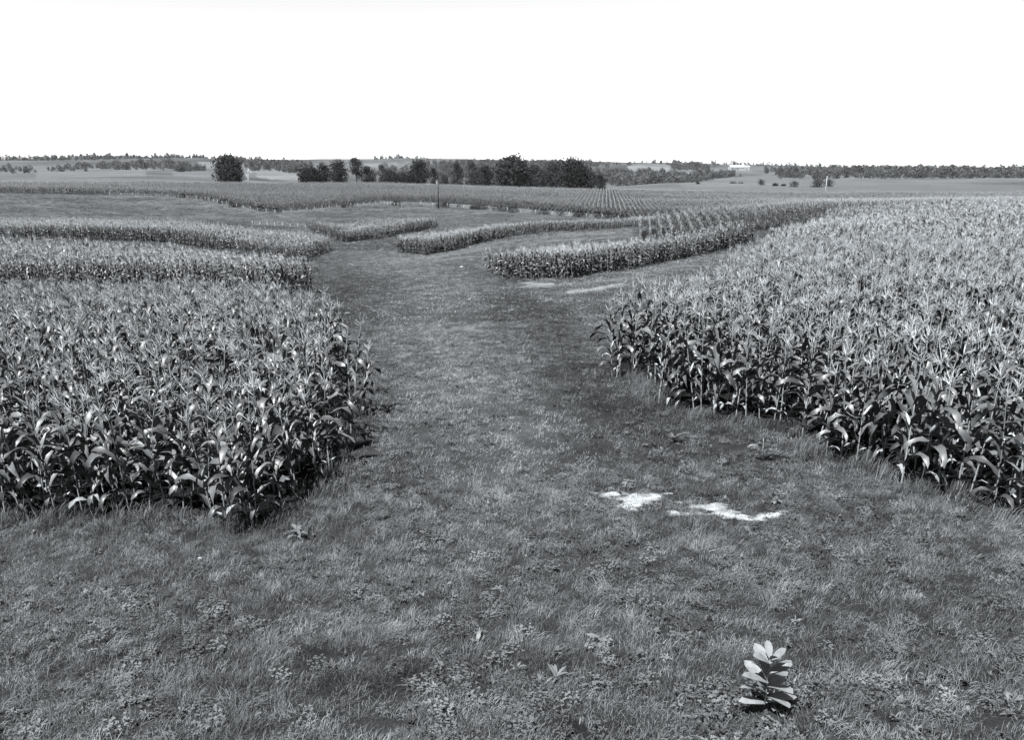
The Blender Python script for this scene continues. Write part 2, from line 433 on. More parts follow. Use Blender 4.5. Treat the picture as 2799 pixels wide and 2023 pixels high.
def bare(x, y):
    """1 where the turf is worn through to pale soil, with a frayed edge"""
    m = np.zeros(np.shape(x)); r = np.hypot(x, y)
    near_any = (y > 9) & (y < 75) & (x > 0) & (x < 14)
    if not np.any(near_any): return m
    xs, ys = x[near_any], y[near_any]; mm = np.zeros(len(xs))
    for q in SAND:
        qc = np.vstack([q, q[:1]]); sc = q[:, 1].mean() / 13.0
        d = dist_poly(xs, ys, qc) * np.where(in_poly(xs, ys, q), 1, -1)
        fray = 0.42 * sc * (fbm(xs * 5 / sc, ys * 7 / sc, 91, 5) - 0.47)
        mm = np.maximum(mm, np.clip((d + fray) / (0.07 * sc) + 0.5, 0, 1))
    m[near_any] = mm
    return m
def ground_tone(x, y):
    """grey value of turf and soil"""
    r = np.hypot(x, y)
    t = 0.125 + 0.07 * (fbm(x * 0.35, y * 0.35, 21, 5) - 0.5) + 0.15 * (fbm(x * 2.2, y * 2.2, 23, 3) - 0.5) * np.clip(1.2 - r / 80, 0, 1)
    k = np.zeros_like(t)
    for sx, sy, rx, ry, a in SPOTS_W:
        wob = 0.55 + 0.9 * fbm(x * 1.1 / rx + sx, y * 1.1 / ry + sy, 31, 3)
        d = ((x - sx) / rx) ** 2 + ((y - sy) / ry) ** 2
        k += a * np.exp(-d / wob)
    t *= np.clip(1 + k * (0.1 + 1.35 * fbm(x * 1.3, y * 1.3, 33, 3)), 0.35, 1.8)
    d = dist_poly(x, y, WAY)
    w = 0.9 + 0.035 * r
    t *= 1 + np.clip(r / 12 - 0.5, 0, 1) * (0.72 * np.exp(-(d / (1.25 * w)) ** 2) - 0.06 * np.exp(-((d - 2.2 * w) / (0.9 * w)) ** 2)) * (0.5 + fbm(x * .5, y * .5, 57, 3))
    hay = poly_mask(x, y, HAY)
    t = np.where(hay, 0.165 + 0.07 * (fbm(x * 0.12, y * 0.6, 41, 4) - 0.5), t)
    for s in SWATH_W:
        d = dist_poly(x, y, s)
        w = 0.55 + 0.012 * r
        t += 0.19 * np.exp(-(d / w) ** 2) * (0.3 + 1.1 * fbm(x * 0.4, y * 0.4, 51, 3)) * np.clip(r / 40, 0, 1)
    pas = in_poly(x, y, PASTURE)
    t = np.where(pas, 0.10 + 0.15 * (fbm(x * 0.11, y * 0.15, 61, 6) - 0.5), t)
    far = np.clip((r - 560) / 200, 0, 1)
    t = t * (1 - far) + far * (0.05 + 0.22 * np.clip(fbm(x * 0.012, y * 0.012, 65, 5) - 0.30, 0, 1))
    for q, a in HILL_W:
        t = np.where(in_poly(x, y, q), 0.62 * a * (0.55 + 0.9 * fbm(x * 0.02, y * 0.02, 71, 5)), t)
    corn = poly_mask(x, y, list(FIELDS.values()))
    t = np.where(corn, 0.035 + 0.02 * fbm(x * 2, y * 2, 81, 3), t)  # soil under corn coloured darker to paint the shade between rows
    # worn bare ground, pale and ragged
    b = bare(x, y)
    t = t * (1 - b) + b * np.where(r < 25, 0.08 + 0.46 * fbm(x * 5, y * 9, 97, 5), 0.16)
    return t
def shaded_soil_tone(x, y):
    """what lies under the grass blades: thatch and soil, with the shade between blades painted in"""
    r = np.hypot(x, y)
    f = 0.20 + 0.52 * np.clip((r - 150) / 90, 0, 1)  # near soil colour darkened to paint the shade in gaps between blades
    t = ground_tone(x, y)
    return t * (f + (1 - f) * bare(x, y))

# ------------------------------------------------------------------ terrain sheet
th = np.concatenate([np.linspace(-math.pi, -0.80, 40, endpoint=False), np.linspace(-0.80, 0.80, 760, endpoint=False), np.linspace(0.80, math.pi, 41)])
rr = np.concatenate([np.linspace(0.6, 3.0, 6, endpoint=False), np.geomspace(3.0, 10, 110, endpoint=False), np.geomspace(10, 19, 260, endpoint=False), np.geomspace(19, 30, 70, endpoint=False), np.geomspace(30, 480, 190, endpoint=False), np.geomspace(480, 9000, 120)])
TH, RR = np.meshgrid(th, rr)
X = RR * np.sin(TH); Y = RR * np.cos(TH)
Z = ground_z(X, Y)
nr, ncol = X.shape
co = np.stack([X, Y, Z], -1).reshape(-1, 3)
co = np.vstack([co, [[0, 0, float(ground_z(np.array(0.01), np.array(0.01)))]]])
ii, jj = np.meshgrid(np.arange(nr - 1), np.arange(ncol - 1), indexing='ij')
a = (ii * ncol + jj).ravel(); quads = np.stack([a, a + 1, a + 1 + ncol, a + ncol], -1)[:, ::-1]
me = bpy.data.meshes.new('terrain')
nq = len(quads)
me.vertices.add(len(co)); me.vertices.foreach_set('co', co.ravel())
fan = np.array([[len(co) - 1, j, j + 1] for j in range(ncol - 1)])[:, ::-1]
me.loops.add(nq * 4 + len(fan) * 3); me.loops.foreach_set('vertex_index', np.concatenate([quads.ravel(), fan.ravel()]).astype(np.int32))
me.polygons.add(nq + len(fan))
me.polygons.foreach_set('loop_start', np.concatenate([np.arange(nq) * 4, nq * 4 + np.arange(len(fan)) * 3]).astype(np.int32))
me.polygons.foreach_set('loop_total', np.concatenate([np.full(nq, 4), np.full(len(fan), 3)]).astype(np.int32))
me.polygons.foreach_set('use_smooth', np.ones(nq + len(fan), bool))
me.update(calc_edges=True); me.validate()
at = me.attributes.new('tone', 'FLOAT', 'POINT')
tone_v = np.append(shaded_soil_tone(X, Y).ravel(), 0.08)
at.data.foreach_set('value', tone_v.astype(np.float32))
m, nt, N, L = new_mat('turf')
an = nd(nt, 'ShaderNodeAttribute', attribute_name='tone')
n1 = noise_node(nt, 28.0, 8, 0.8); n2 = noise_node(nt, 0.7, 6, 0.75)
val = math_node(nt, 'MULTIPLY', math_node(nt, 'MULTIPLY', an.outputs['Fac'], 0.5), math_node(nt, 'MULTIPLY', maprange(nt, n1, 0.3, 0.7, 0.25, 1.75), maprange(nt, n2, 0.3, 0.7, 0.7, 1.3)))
pb = nd(nt, 'ShaderNodeBsdfPrincipled'); L.new(tinted(nt, val), pb.inputs['Base Color'])
pb.inputs['Roughness'].default_value = 1.0; pb.inputs['Specular IOR Level'].default_value = 0.05
bp = nd(nt, 'ShaderNodeBump'); bp.inputs['Strength'].default_value = 0.5; bp.inputs['Distance'].default_value = 0.06
L.new(n1, bp.inputs['Height']); L.new(bp.outputs[0], pb.inputs['Normal'])
ou = nd(nt, 'ShaderNodeOutputMaterial'); L.new(pb.outputs[0], ou.inputs[0])
me.materials.append(m)
tag(link(bpy.data.objects.new('ground', me)), kind='structure')

# ------------------------------------------------------------------ scatter of many small plants as one object (geometry nodes)
def scatter(name, pts, rots, scales, variant, forms, tone=None):
    coll = bpy.data.collections.new(name + '_forms')
    for k, fm in enumerate(forms):
        coll.objects.link(bpy.data.objects.new('%s_form_%02d' % (name, k), fm))
    me = bpy.data.meshes.new(name)
    n = len(pts)
    me.vertices.add(n); me.vertices.foreach_set('co', np.asarray(pts, np.float32).ravel())
    for nm, ty, data in (('rot', 'FLOAT_VECTOR', rots), ('size', 'FLOAT_VECTOR', scales)):
        a = me.attributes.new(nm, ty, 'POINT'); a.data.foreach_set('vector', np.asarray(data, np.float32).ravel())
    a = me.attributes.new('variant', 'INT', 'POINT'); a.data.foreach_set('value', np.asarray(variant, np.int32))
    a = me.attributes.new('tone', 'FLOAT', 'POINT'); a.data.foreach_set('value', np.asarray(tone if tone is not None else np.ones(n), np.float32))
    o = link(bpy.data.objects.new(name, me))
    ng = bpy.data.node_groups.new(name + '_scatter', 'GeometryNodeTree')
    ng.interface.new_socket('Geometry', in_out='INPUT', socket_type='NodeSocketGeometry')
    ng.interface.new_socket('Geometry', in_out='OUTPUT', socket_type='NodeSocketGeometry')
    gi = ng.nodes.new('NodeGroupInput'); go = ng.nodes.new('NodeGroupOutput')
    ci = ng.nodes.new('GeometryNodeCollectionInfo'); ci.inputs['Collection'].default_value = coll
    ci.inputs['Separate Children'].default_value = True; ci.inputs['Reset Children'].default_value = True
    ip = ng.nodes.new('GeometryNodeInstanceOnPoints'); ip.inputs['Pick Instance'].default_value = True
    def attr(nm, ty):
        q = ng.nodes.new('GeometryNodeInputNamedAttribute'); q.data_type = ty; q.inputs['Name'].default_value = nm; return q.outputs['Attribute']
    e2r = ng.nodes.new('FunctionNodeEulerToRotation')
    lk = ng.links.new
    lk(gi.outputs[0], ip.inputs['Points']); lk(ci.outputs[0], ip.inputs['Instance'])
    lk(attr('variant', 'INT'), ip.inputs['Instance Index'])
    lk(attr('rot', 'FLOAT_VECTOR'), e2r.inputs[0]); lk(e2r.outputs[0], ip.inputs['Rotation'])
    lk(attr('size', 'FLOAT_VECTOR'), ip.inputs['Scale'])
    lk(ip.outputs[0], go.inputs[0])
    md = o.modifiers.new('scatter', 'NODES'); md.node_group = ng
    return o

# ------------------------------------------------------------------ corn plant
def corn_leaf_geo(L, W, a0, a1, seed, segs=8, flat=False):
    rs = random.Random(seed)
    xs, zs = 0.0, 0.0
    vs, fs = [], []
    side = rs.uniform(-0.25, 0.25); tw = rs.uniform(-1.5, 1.5); ph = rs.uniform(0, 6)
    kink = rs.uniform(0.35, 0.7); ks = rs.uniform(0.0, 0.5)
    for k in range(segs + 1):
        s = k / segs
        ang = a0 + (a1 - a0) * (s ** 1.35) - (ks if s > kink else 0)
        w = W * 0.5 * (0.55 + 1.05 * s ** 0.7) * max(1 - s ** 2.2, 0.0) ** 0.8 * 1.15
        if k == segs: w = 0.002
        nx, nz = -math.sin(ang), math.cos(ang)
        yc = side * s * s * L
        roll = tw * s * s
        wave = 0.0 if flat else 0.16 * W * math.sin(s * 17 + ph)
        cr, sr = math.cos(roll), math.sin(roll)
        fold = 0.0 if flat else 0.45 * w * (1 - 0.6 * s)
        for q in ((-1, 1) if flat else (-1, 0, 1)):
            oy = q * w * cr; on = q * w * sr + (fold if q else 0) + q * wave
            vs.append((xs + nx * on, yc + oy, zs + nz * on))
        if k < segs:
            xs += math.cos(ang) * L / segs; zs += math.sin(ang) * L / segs
    n = 2 if flat else 3
    for k in range(segs):
        for j in range(n - 1):
            fs.append((k * n + j, k * n + j + 1, (k + 1) * n + j + 1, (k + 1) * n + j))
    return vs, fs

LEAF_SPECS = [  # length, width, start angle, end angle
    (0.80, 0.105, R(68), R(-62), 1), (0.88, 0.112, R(64), R(-76), 2), (0.74, 0.10, R(70), R(-40), 3), (0.84, 0.115, R(58), R(-74), 4),
    (0.58, 0.08, R(72), R(-25), 5), (0.44, 0.065, R(74), R(0), 6), (0.66, 0.09, R(42), R(-86), 7), (0.80, 0.10, R(66), R(-92), 8)]
def tassel_geo(mb, seed, mat, fat=1.0, simple=False):
    rs = random.Random(seed)
    def spike(b, d, L, w):
        d = Vector(d).normalized(); s = d.orthogonal().normalized() * w; q = d.cross(s).normalized() * w
        b = Vector(b); t = b + d * L; mdl = b + d * L * 0.55 - Vector((0, 0, 0.015))
        for e in ((s, q) if not simple else (s,)):
            mb.add([b - e * .6, b + e * .6, mdl + e, mdl - e, t], [(0, 1, 2, 3), (3, 2, 4)], mat)
    spike((0, 0, 0), (rs.uniform(-.08, .08), rs.uniform(-.08, .08), 1), 0.44, 0.0075 * fat)
    nb = 6 if simple else 9
    for k in range(nb):
        a = rs.uniform(0, 6.283); e = rs.uniform(0.45, 1.15)
        spike((0, 0, 0.01 + 0.014 * k), (math.cos(a) * math.cos(e), math.sin(a) * math.cos(e), math.sin(e)), rs.uniform(0.17, 0.29), 0.0062 * fat)
def make_recipe(seed):
    rs = random.Random(seed)
    H = rs.uniform(1.95, 2.12)
    leaves = []
    n = rs.choice((8, 9, 9, 10))
    az = rs.uniform(0, 6.28)
    for k in range(n):
        t = k / (n - 1)
        h = 0.20 + t * (H - 0.56)
        if t < 0.2: sp = rs.choice((6, 3, 7))
        elif t < 0.75: sp = rs.choice((0, 1, 2, 3, 7))
        elif t < 0.90: sp = rs.choice((4, 4, 2))
        else: sp = 5
        sc = (0.76 + 0.9 * t * (1.15 - t) - 0.22 * max(t - 0.6, 0)) * rs.uniform(0.86, 1.12)
        leaves.append((sp, h, az + math.pi * (k % 2) + rs.uniform(-0.55, 0.55), sc, rs.uniform(-0.15, 0.15)))
    return dict(H=H, leaves=leaves, ear_h=H * rs.uniform(0.42, 0.5), ear_az=az + rs.uniform(-.4, .4), lean=(rs.uniform(-.05, .05), rs.uniform(-.05, .05)), tassel=rs.randrange(4), ear=rs.random() < 0.85)
RECIPES = [make_recipe(100 + k) for k in range(8)]
def stalk_geo(mb, rc, mat, n=6, fat=1.0):
    H = rc['H']; lx, ly = rc['lean']
    K = 7 if n > 4 else 3
    pts = [(lx * (k / K) ** 2 * H, ly * (k / K) ** 2 * H, H * k / K) for k in range(K + 1)]
    rads = [0.0150 * fat * (1 - 0.62 * k / K) for k in range(K + 1)]
    if n > 4: rads = [r * (1.12 if k % 2 else 0.95) for k, r in enumerate(rads)]
    tube(mb, pts, rads, n, mat, cap=False)
def stalk_at(rc, h):
    t = h / rc['H']; return Vector((rc['lean'][0] * t * t * rc['H'], rc['lean'][1] * t * t * rc['H'], h))
def ear_geo(mb, mat_h, mat_s):
    pts = [(0, 0, 0), (0.012, 0, 0.05), (0.03, 0, 0.13), (0.045, 0, 0.21), (0.055, 0, 0.26)]
    tube(mb, pts, [0.012, 0.028, 0.030, 0.020, 0.006], 7, mat_h)
    for k in range(4):
        a = k * 1.6
        mb.add([(0.055, 0, 0.25), (0.06 + .02 * math.cos(a), .02 * math.sin(a), 0.29), (0.075 + .04 * math.cos(a), .04 * math.sin(a), 0.27)], [(0, 1, 2)], mat_s)
CORN_MATS = [M['corn_leaf'], M['corn_stalk'], M['corn_tassel'], M['corn_husk'], M['corn_dry']]
def corn_joined(rc, name, lod):
    mb = MB()
    if lod == 0:
        stalk_geo(mb, rc, 1)
        tassel_mb = (0.0)
    else:
        stalk_geo(mb, rc, 1, 3, 1.2)
    lv = rc['leaves']
    if lod == 2: lv = lv[2:]
    for k, (sp, h, az, sc, tl) in enumerate(lv):
        L, W, a0, a1, sd = LEAF_SPECS[sp]
        if lod == 0: vs, fs = corn_leaf_geo(L, W, a0, a1, sd)
        else: vs, fs = corn_leaf_geo(L, W * 1.05, a0, a1, sd, 4 if lod == 1 else 3, True)
        mt = Matrix.Translation(stalk_at(rc, h)) @ Matrix.Rotation(az, 4, 'Z') @ Matrix.Rotation(-tl, 4, 'Y') @ Matrix.Scale(sc, 4)
        mb.add([mt @ Vector(v) for v in vs], fs, 4 if (k == 0 and lod == 0 and rc['lean'][0] > 0) else 0)
    sub = MB(); tassel_geo(sub, rc['tassel'], 2, (1.0, 1.2, 0.45)[lod], lod > 0)
    top = stalk_at(rc, rc['H'])
    mb.add([Vector(v) + top - Vector((0, 0, 0.02)) for v in sub.v], sub.f, 2)
    if lod == 0 and rc['ear']:
        sub = MB(); ear_geo(sub, 3, 4)
        mt = Matrix.Translation(stalk_at(rc, rc['ear_h'])) @ Matrix.Rotation(rc['ear_az'], 4, 'Z') @ Matrix.Rotation(R(18), 4, 'Y')
        mb.add([mt @ Vector(v) for v in sub.v], sub.f, 3)
    return mb.mesh(name, CORN_MATS, lod == 0)
CORN0 = [corn_joined(rc, 'corn_plant_mesh', 0) for rc in RECIPES]
CORN1 = [corn_joined(rc, 'corn_plant_mesh_mid', 1) for rc in RECIPES]
CORN2 = [corn_joined(rc, 'corn_plant_mesh_far', 2) for rc in RECIPES[:5]]

def rows_in(poly, direction, spacing, step, jit=0.07, rs=None):
    """points of straight rows along a direction, inside a polygon; returns x, y, row, index along row"""
    d = np.array(direction, float); d /= np.linalg.norm(d); q = np.array([-d[1], d[0]])
    a = poly @ d; b = poly @ q
    rows = np.arange(b.min() + 0.12, b.max(), spacing)
    along = np.arange(a.min(), a.max(), step)
    A, B = np.meshgrid(along, rows)
    rowi = np.repeat(np.arange(len(rows))[:, None], len(along), 1)
    A = A + rs.uniform(-0.3, 0.3, A.shape) * step + (rowi % 5) * 0.13; B = B + rs.normal(0, jit, B.shape)
    x = A * d[0] + B * q[0]; y = A * d[1] + B * q[1]
    rag = 0.9 * (_val[(rowi * 37) & 511] - 0.5)
    k = in_poly(x + rag * d[0], y + rag * d[1], poly)
    return x[k], y[k], rowi[k]
def rows_along(poly, front, depth, spacing, step, jit=0.07, rs=None):
    """rows that follow a curved front edge, stepping back from it"""
    xs, ys, rw = [], [], []
    seg = np.diff(front, axis=0); sl = np.hypot(seg[:, 0], seg[:, 1]); cum = np.r_[0, np.cumsum(sl)]
    s = np.arange(0, cum[-1], step)
    fx = np.interp(s, cum, front[:, 0]); fy = np.interp(s, cum, front[:, 1])
    ker = np.ones(9) / 9
    tx = np.gradient(fx); ty = np.gradient(fy)
    tx = np.convolve(np.pad(tx, 20, mode='edge'), np.ones(41) / 41, 'valid'); ty = np.convolve(np.pad(ty, 20, mode='edge'), np.ones(41) / 41, 'valid')
    n = np.hypot(tx, ty) + 1e-9; nx, ny = -ty / n, tx / n
    for r in range(int(depth / spacing) + 1):
        o = 0.15 + r * spacing
        xs.append(fx + nx * o + rs.normal(0, jit, s.shape)); ys.append(fy + ny * o + rs.normal(0, jit, s.shape)); rw.append(np.full(s.shape, r))
    x = np.concatenate(xs); y = np.concatenate(ys); r = np.concatenate(rw)
    wob = 1.1 * (fbm(x * 0.35, y * 0.35, 111, 3) - 0.5)
    k = in_poly(x + wob, y + wob, poly) | ((r == 0) & (rs.random(x.shape) < 0.6))
    return x[k], y[k], r[k]
def in_view(x, y, z, mu=260):
    u, v = project(x, y, z + 1.2)
    return (u > -mu) & (u < 2799 + mu) & (v < 2500)

CORN_LABELS = {
    'left_middle': 'cornfield behind the large near left one, its dark front face partly hidden',
    'left_back': 'cornfield on the left whose rounded end juts into the grass waterway',
    'left_far': 'small dark clump of corn at the end of a far strip, left',
    'right_middle': 'curved corn strip with dark face, nearest one beyond the large right cornfield',
    'right_rows': 'cornfield with its rows seen end on as stripes, upper right',
    'right_back': 'long curved corn strip sweeping right behind the mown hay strip',
    'right_far': 'short narrow corn strip farthest up the grass waterway, centre left',
    'horizon_field': 'broad far cornfield below the tree line across the whole picture',
}
def strip_points(key, rs):
    poly = FIELDS[key]
    if key == 'left_front':
        d = poly[4] - poly[1]; return rows_in(poly, (1, 0.02), 0.98, 0.275, 0.06, rs)
    if key == 'left_middle': return rows_in(poly, (1, 0.03), 0.98, 0.30, 0.07, rs)
    if key == 'left_back': return rows_in(poly, (1, -0.16), 0.98, 0.33, 0.08, rs)
    if key == 'right_front':
        return rows_in(poly, poly[6] - poly[4], 0.98, 0.275, 0.06, rs)
    if key == 'right_rows': return rows_in(poly, (0.16, 1), 1.22, 0.28, 0.05, rs)
    if key == 'right_middle': return rows_along(poly, poly[:10], 9, 0.98, 0.29, 0.09, rs)
    if key == 'right_back': return rows_along(poly, poly[:11], 32, 1.0, 0.33, 0.1, rs)
    if key == 'right_far': return rows_along(poly, poly[:6], 34, 1.0, 0.36, 0.1, rs)
    if key == 'left_far': return rows_along(poly, poly[:3], 26, 1.0, 0.36, 0.1, rs)
    if key == 'horizon_field': return rows_in(poly, (0.12, 1), 1.3, 0.6, 0.10, rs)
near = {}
for key in FIELDS:
    rs = np.random.default_rng(abs(hash(key)) % 1000 if False else sum(map(ord, key)))
    x, y, row = strip_points(key, rs)
    z = ground_z(x, y)
    k = in_view(x, y, z)
    keep = rs.random(len(x)) > 0.03 + 0.25 * np.clip(fbm(x * 0.25, y * 0.25, 121, 3) - 0.62, 0, 1) / 0.38
    k &= keep
    x, y, z, row = x[k], y[k], z[k], row[k]
    n = len(x)
    dist = np.hypot(x, y)
    edge = 1.0
    hv = 0.93 + 0.12 * fbm(x * 0.15, y * 0.15, 101, 2)
    sc = np.clip(rs.normal(1.0, 0.085, n), 0.72, 1.2) * hv
    var = rs.integers(0, 8, n)
    rot = np.stack([rs.normal(0, 0.07, n), rs.normal(0, 0.07, n), rs.uniform(0, 6.283, n)], -1)
    S = np.stack([sc, sc, sc * rs.uniform(0.95, 1.05, n)], -1)
    if key in ('left_front', 'right_front'):
        near[key] = dict(x=x, y=y, z=z, row=row, rot=rot, S=S, var=var)
        continue
    big = key == 'horizon_field'
    if key == 'right_rows': S = S * np.array([0.48, 0.48, 1.0])
    if key in ('right_rows', 'horizon_field'): rot[:, :2] *= 0.3
    if big:
        S = S * np.array([1.25, 1.25, 1.05]); var = var % 5
    o = scatter('corn_strip' if not big else 'cornfield', np.stack([x, y, z - 0.02], -1), rot, S, var, CORN2 if big else CORN1)
    tag(o, CORN_LABELS[key], 'cornfield', 'corn strips and fields', 'stuff')
    print(key, n)

# the 300 corn plants that show largest are plants of their own with their leaves; the others of both near fields are one mass each
allp = []
for key, d in near.items():
    u, v = project(d['x'], d['y'], d['z'] + 1.2)
    vis = (u > 60) & (u < 2740) & (v > 0) & (v < 2023)
    prio = np.hypot(d['x'], d['y'])
    for k in np.nonzero(vis)[0]: allp.append((prio[k], key, k))
allp.sort()
picked = {key: set() for key in near}
cnt = {'left_front': 0, 'right_front': 0}
for pr, key, k in allp:
    if cnt[key] >= (165 if key == 'left_front' else 135): continue
    cnt[key] += 1; picked[key].add(k)
LEAF_ME = []
for sp in LEAF_SPECS:
    mb = MB(); vs, fs = corn_leaf_geo(*sp[:5]); mb.add(vs, fs); LEAF_ME.append(mb.mesh('leaf', [M['corn_leaf']], True))
DRY_ME = []
for sp in (LEAF_SPECS[6], LEAF_SPECS[3]):
    mb = MB(); vs, fs = corn_leaf_geo(*sp[:5]); mb.add(vs, fs); DRY_ME.append(mb.mesh('leaf', [M['corn_dry']], True))
STALK_ME, TASSEL_ME = [], []
for rc in RECIPES:
    mb = MB(); stalk_geo(mb, rc, 0); STALK_ME.append(mb.mesh('stalk', [M['corn_stalk']], True))
for k in range(4):
    mb = MB(); tassel_geo(mb, k, 0, 1.0); TASSEL_ME.append(mb.mesh('tassel', [M['corn_tassel']]))
mb = MB(); ear_geo(mb, 0, 1); EAR_ME = mb.mesh('ear', [M['corn_husk'], M['corn_dry']], True)
def part(name, me, parent, loc, rot=(0, 0, 0), sc=1.0):
    o = bpy.data.objects.new(name, me); COL.objects.link(o); o.parent = parent
    o.location = loc; o.rotation_euler = rot; o.scale = (sc, sc, sc)
    return o
def nth(k):
    w = ['first', 'second', 'third', 'fourth', 'fifth', 'sixth', 'seventh', 'eighth', 'ninth', 'tenth', 'eleventh', 'twelfth']
    if k < 12: return w[k]
    k += 1
    return '%d%s' % (k, 'th' if 10 <= k % 100 <= 20 else {1: 'st', 2: 'nd', 3: 'rd'}.get(k % 10, 'th'))
for key, d in near.items():
    side = 'left' if key == 'left_front' else 'right'
    ks = sorted(picked[key])
    rows = {}
    for k in ks: rows.setdefault(int(d['row'][k]), []).append(k)
    for ri, r in enumerate(sorted(rows)):
        order = sorted(rows[r], key=lambda k: -d['x'][k] if side == 'left' else d['x'][k])
        for oi, k in enumerate(order):
            rc = RECIPES[d['var'][k]]
            e = empty('corn_plant', (d['x'][k], d['y'][k], d['z'][k] - 0.02))
            e.rotation_euler = d['rot'][k]; e.scale = d['S'][k]
            rowname = 'front row' if ri == 0 else nth(ri) + ' row back'
            tag(e, 'tasselled corn plant in near %s cornfield, %s, %s from the grass' % (side, rowname, nth(oi)), 'corn plant', 'nearest corn plants of the %s cornfield' % side)
            part('stalk', STALK_ME[d['var'][k]], e, (0, 0, 0))
            for li, (sp, h, az, sc, tl) in enumerate(rc['leaves']):
                q = stalk_at(rc, h)
                lm = DRY_ME[li % 2] if (li == 0 and rc['lean'][0] > 0) else LEAF_ME[sp]
                part('leaf', lm, e, q, (0, -tl, az), sc)
            part('tassel', TASSEL_ME[rc['tassel']], e, stalk_at(rc, rc['H'] - 0.02))
            if rc['ear']:
                part('ear', EAR_ME, e, stalk_at(rc, rc['ear_h']), (0, R(18), rc['ear_az']))
    rest = np.array([k for k in range(len(d['x'])) if k not in picked[key]])
    dd = np.hypot(d['x'][rest], d['y'][rest])
    o = scatter('cornfield', np.stack([d['x'], d['y'], d['z'] - 0.02], -1)[rest], d['rot'][rest], d['S'][rest],
                np.where(dd < 60, d['var'][rest], d['var'][rest] + 8), CORN0 + CORN1)
    tag(o, 'large near cornfield on the %s, pale tassels above dense leaves' % side, 'cornfield', 'corn strips and fields', 'stuff')
    print(key, len(d['x']))

# ------------------------------------------------------------------ grass and weeds
def tuft(seed, n, rad, hmin, hmax, w, lean):
    rs = random.Random(seed); mb = MB()
    for k in range(n):
        a = rs.uniform(0, 6.283); r = rad * math.sqrt(rs.random())
        b = Vector((r * math.cos(a), r * math.sin(a), -0.01))
        h = rs.uniform(hmin, hmax); az = rs.uniform(0, 6.283)
        d = Vector((math.cos(az), math.sin(az), 0)) * rs.uniform(0.15, 1.0) * lean + Vector((0.25, 0.05, 0)) * lean
        s = Vector((-math.sin(az + .4), math.cos(az + .4), 0)) * w * rs.uniform(0.6, 1.3)
        m = b + Vector((0, 0, h * 0.6)) + d * h * 0.35; t = b + Vector((0, 0, h * rs.uniform(0.7, 1.0))) + d * h
        mb.add([b - s, b + s, m + s * .8, m - s * .8, t], [(0, 1, 2, 3), (3, 2, 4)])
    return mb.mesh('grass_tuft', [M['grass']])
TUFT0 = [tuft(k, 85, 0.17, 0.025, 0.085, 0.0021, 1.2) for k in range(5)] + [tuft(40 + k, 46, 0.12, 0.06, 0.17, 0.0022, 1.3) for k in range(2)]
TUFT1 = [tuft(10 + k, 60, 0.26, 0.03, 0.095, 0.0040, 1.1) for k in range(5)]
TUFT2 = [tuft(20 + k, 50, 0.55, 0.04, 0.13, 0.010, 1.0) for k in range(5)]
TUFT3 = [tuft(30 + k, 44, 1.1, 0.08, 0.22, 0.028, 0.9) for k in range(5)]
corn_polys = [FIELDS[k] for k in FIELDS if k != 'horizon_field']
def grass_ring(y0, y1, dens, forms, name_i, extra_edge=True):
    W = y1 * 0.74 + 3
    n = int(dens * (y1 - y0) * 2 * W)
    y = rng.uniform(y0, y1, n); x = rng.uniform(-W, W, n)
    k = np.abs(x) < y * 0.70 + 2.5
    x, y = x[k], y[k]
    inc = poly_mask(x, y, corn_polys)
    sand = bare(x, y) > rng.uniform(0.25, 0.95, len(x))
    k = (~inc | ((rng.random(len(x)) < 0.3) & (y < 40))) & ~(sand & (rng.random(len(x)) > 0.16))
    x, y = x[k], y[k]
    t = ground_tone(x, y) / 0.125
    big = fbm(x * 0.9, y * 0.9, 131, 4)
    size = (0.55 + 0.9 * big) * (0.6 + 0.9 * fbm(x * 3.1, y * 3.1, 151, 2))
    z = ground_z(x, y)
    n = len(x)
    u, v = project(x, y, z)
    kk = (u > -80) & (u < 2880) & (v < 2120)
    x, y, z, t, size = x[kk], y[kk], z[kk], t[kk], size[kk]; n = len(x)
    return x, y, z, np.clip(t * rng.uniform(0.45, 1.55, n), 0.35, 1.9), size * rng.uniform(0.7, 1.3, n)
GX, GV, GT, GS, forms = [], [], [], [], []
for y0, y1, dens, fm in ((4.0, 15, 46, TUFT0), (15, 38, 17, TUFT1), (38, 135, 3.0, TUFT2), (135, 312, 0.55, TUFT3)):
    x, y, z, t, s = grass_ring(y0, y1, dens, fm, 0)
    GX.append(np.stack([x, y, z], -1)); GT.append(t); GS.append(s)
    if fm is TUFT0:
        vv = rng.integers(0, 5, len(x)); longp = fbm(x * 0.7, y * 0.7, 171, 3) > 0.60
        vv = np.where(longp & (rng.random(len(x)) < 0.6), 5 + rng.integers(0, 2, len(x)), vv)
    else: vv = rng.integers(0, 5, len(x))
    GV.append(vv + len(forms)); forms += fm
pts = np.vstack(GX); n = len(pts); s = np.concatenate(GS)
rot = np.stack([rng.normal(0, .18, n), rng.normal(0, .18, n), rng.uniform(0, 6.28, n)], -1)
o = scatter('grass', pts, rot, np.stack([np.ones(n), np.ones(n), 0.82 * s], -1), np.concatenate(GV), forms, np.concatenate(GT))
tag(o, 'short mown grass covering the broad waterway between the cornfields', 'grass', kind='stuff')
print('grass', n)

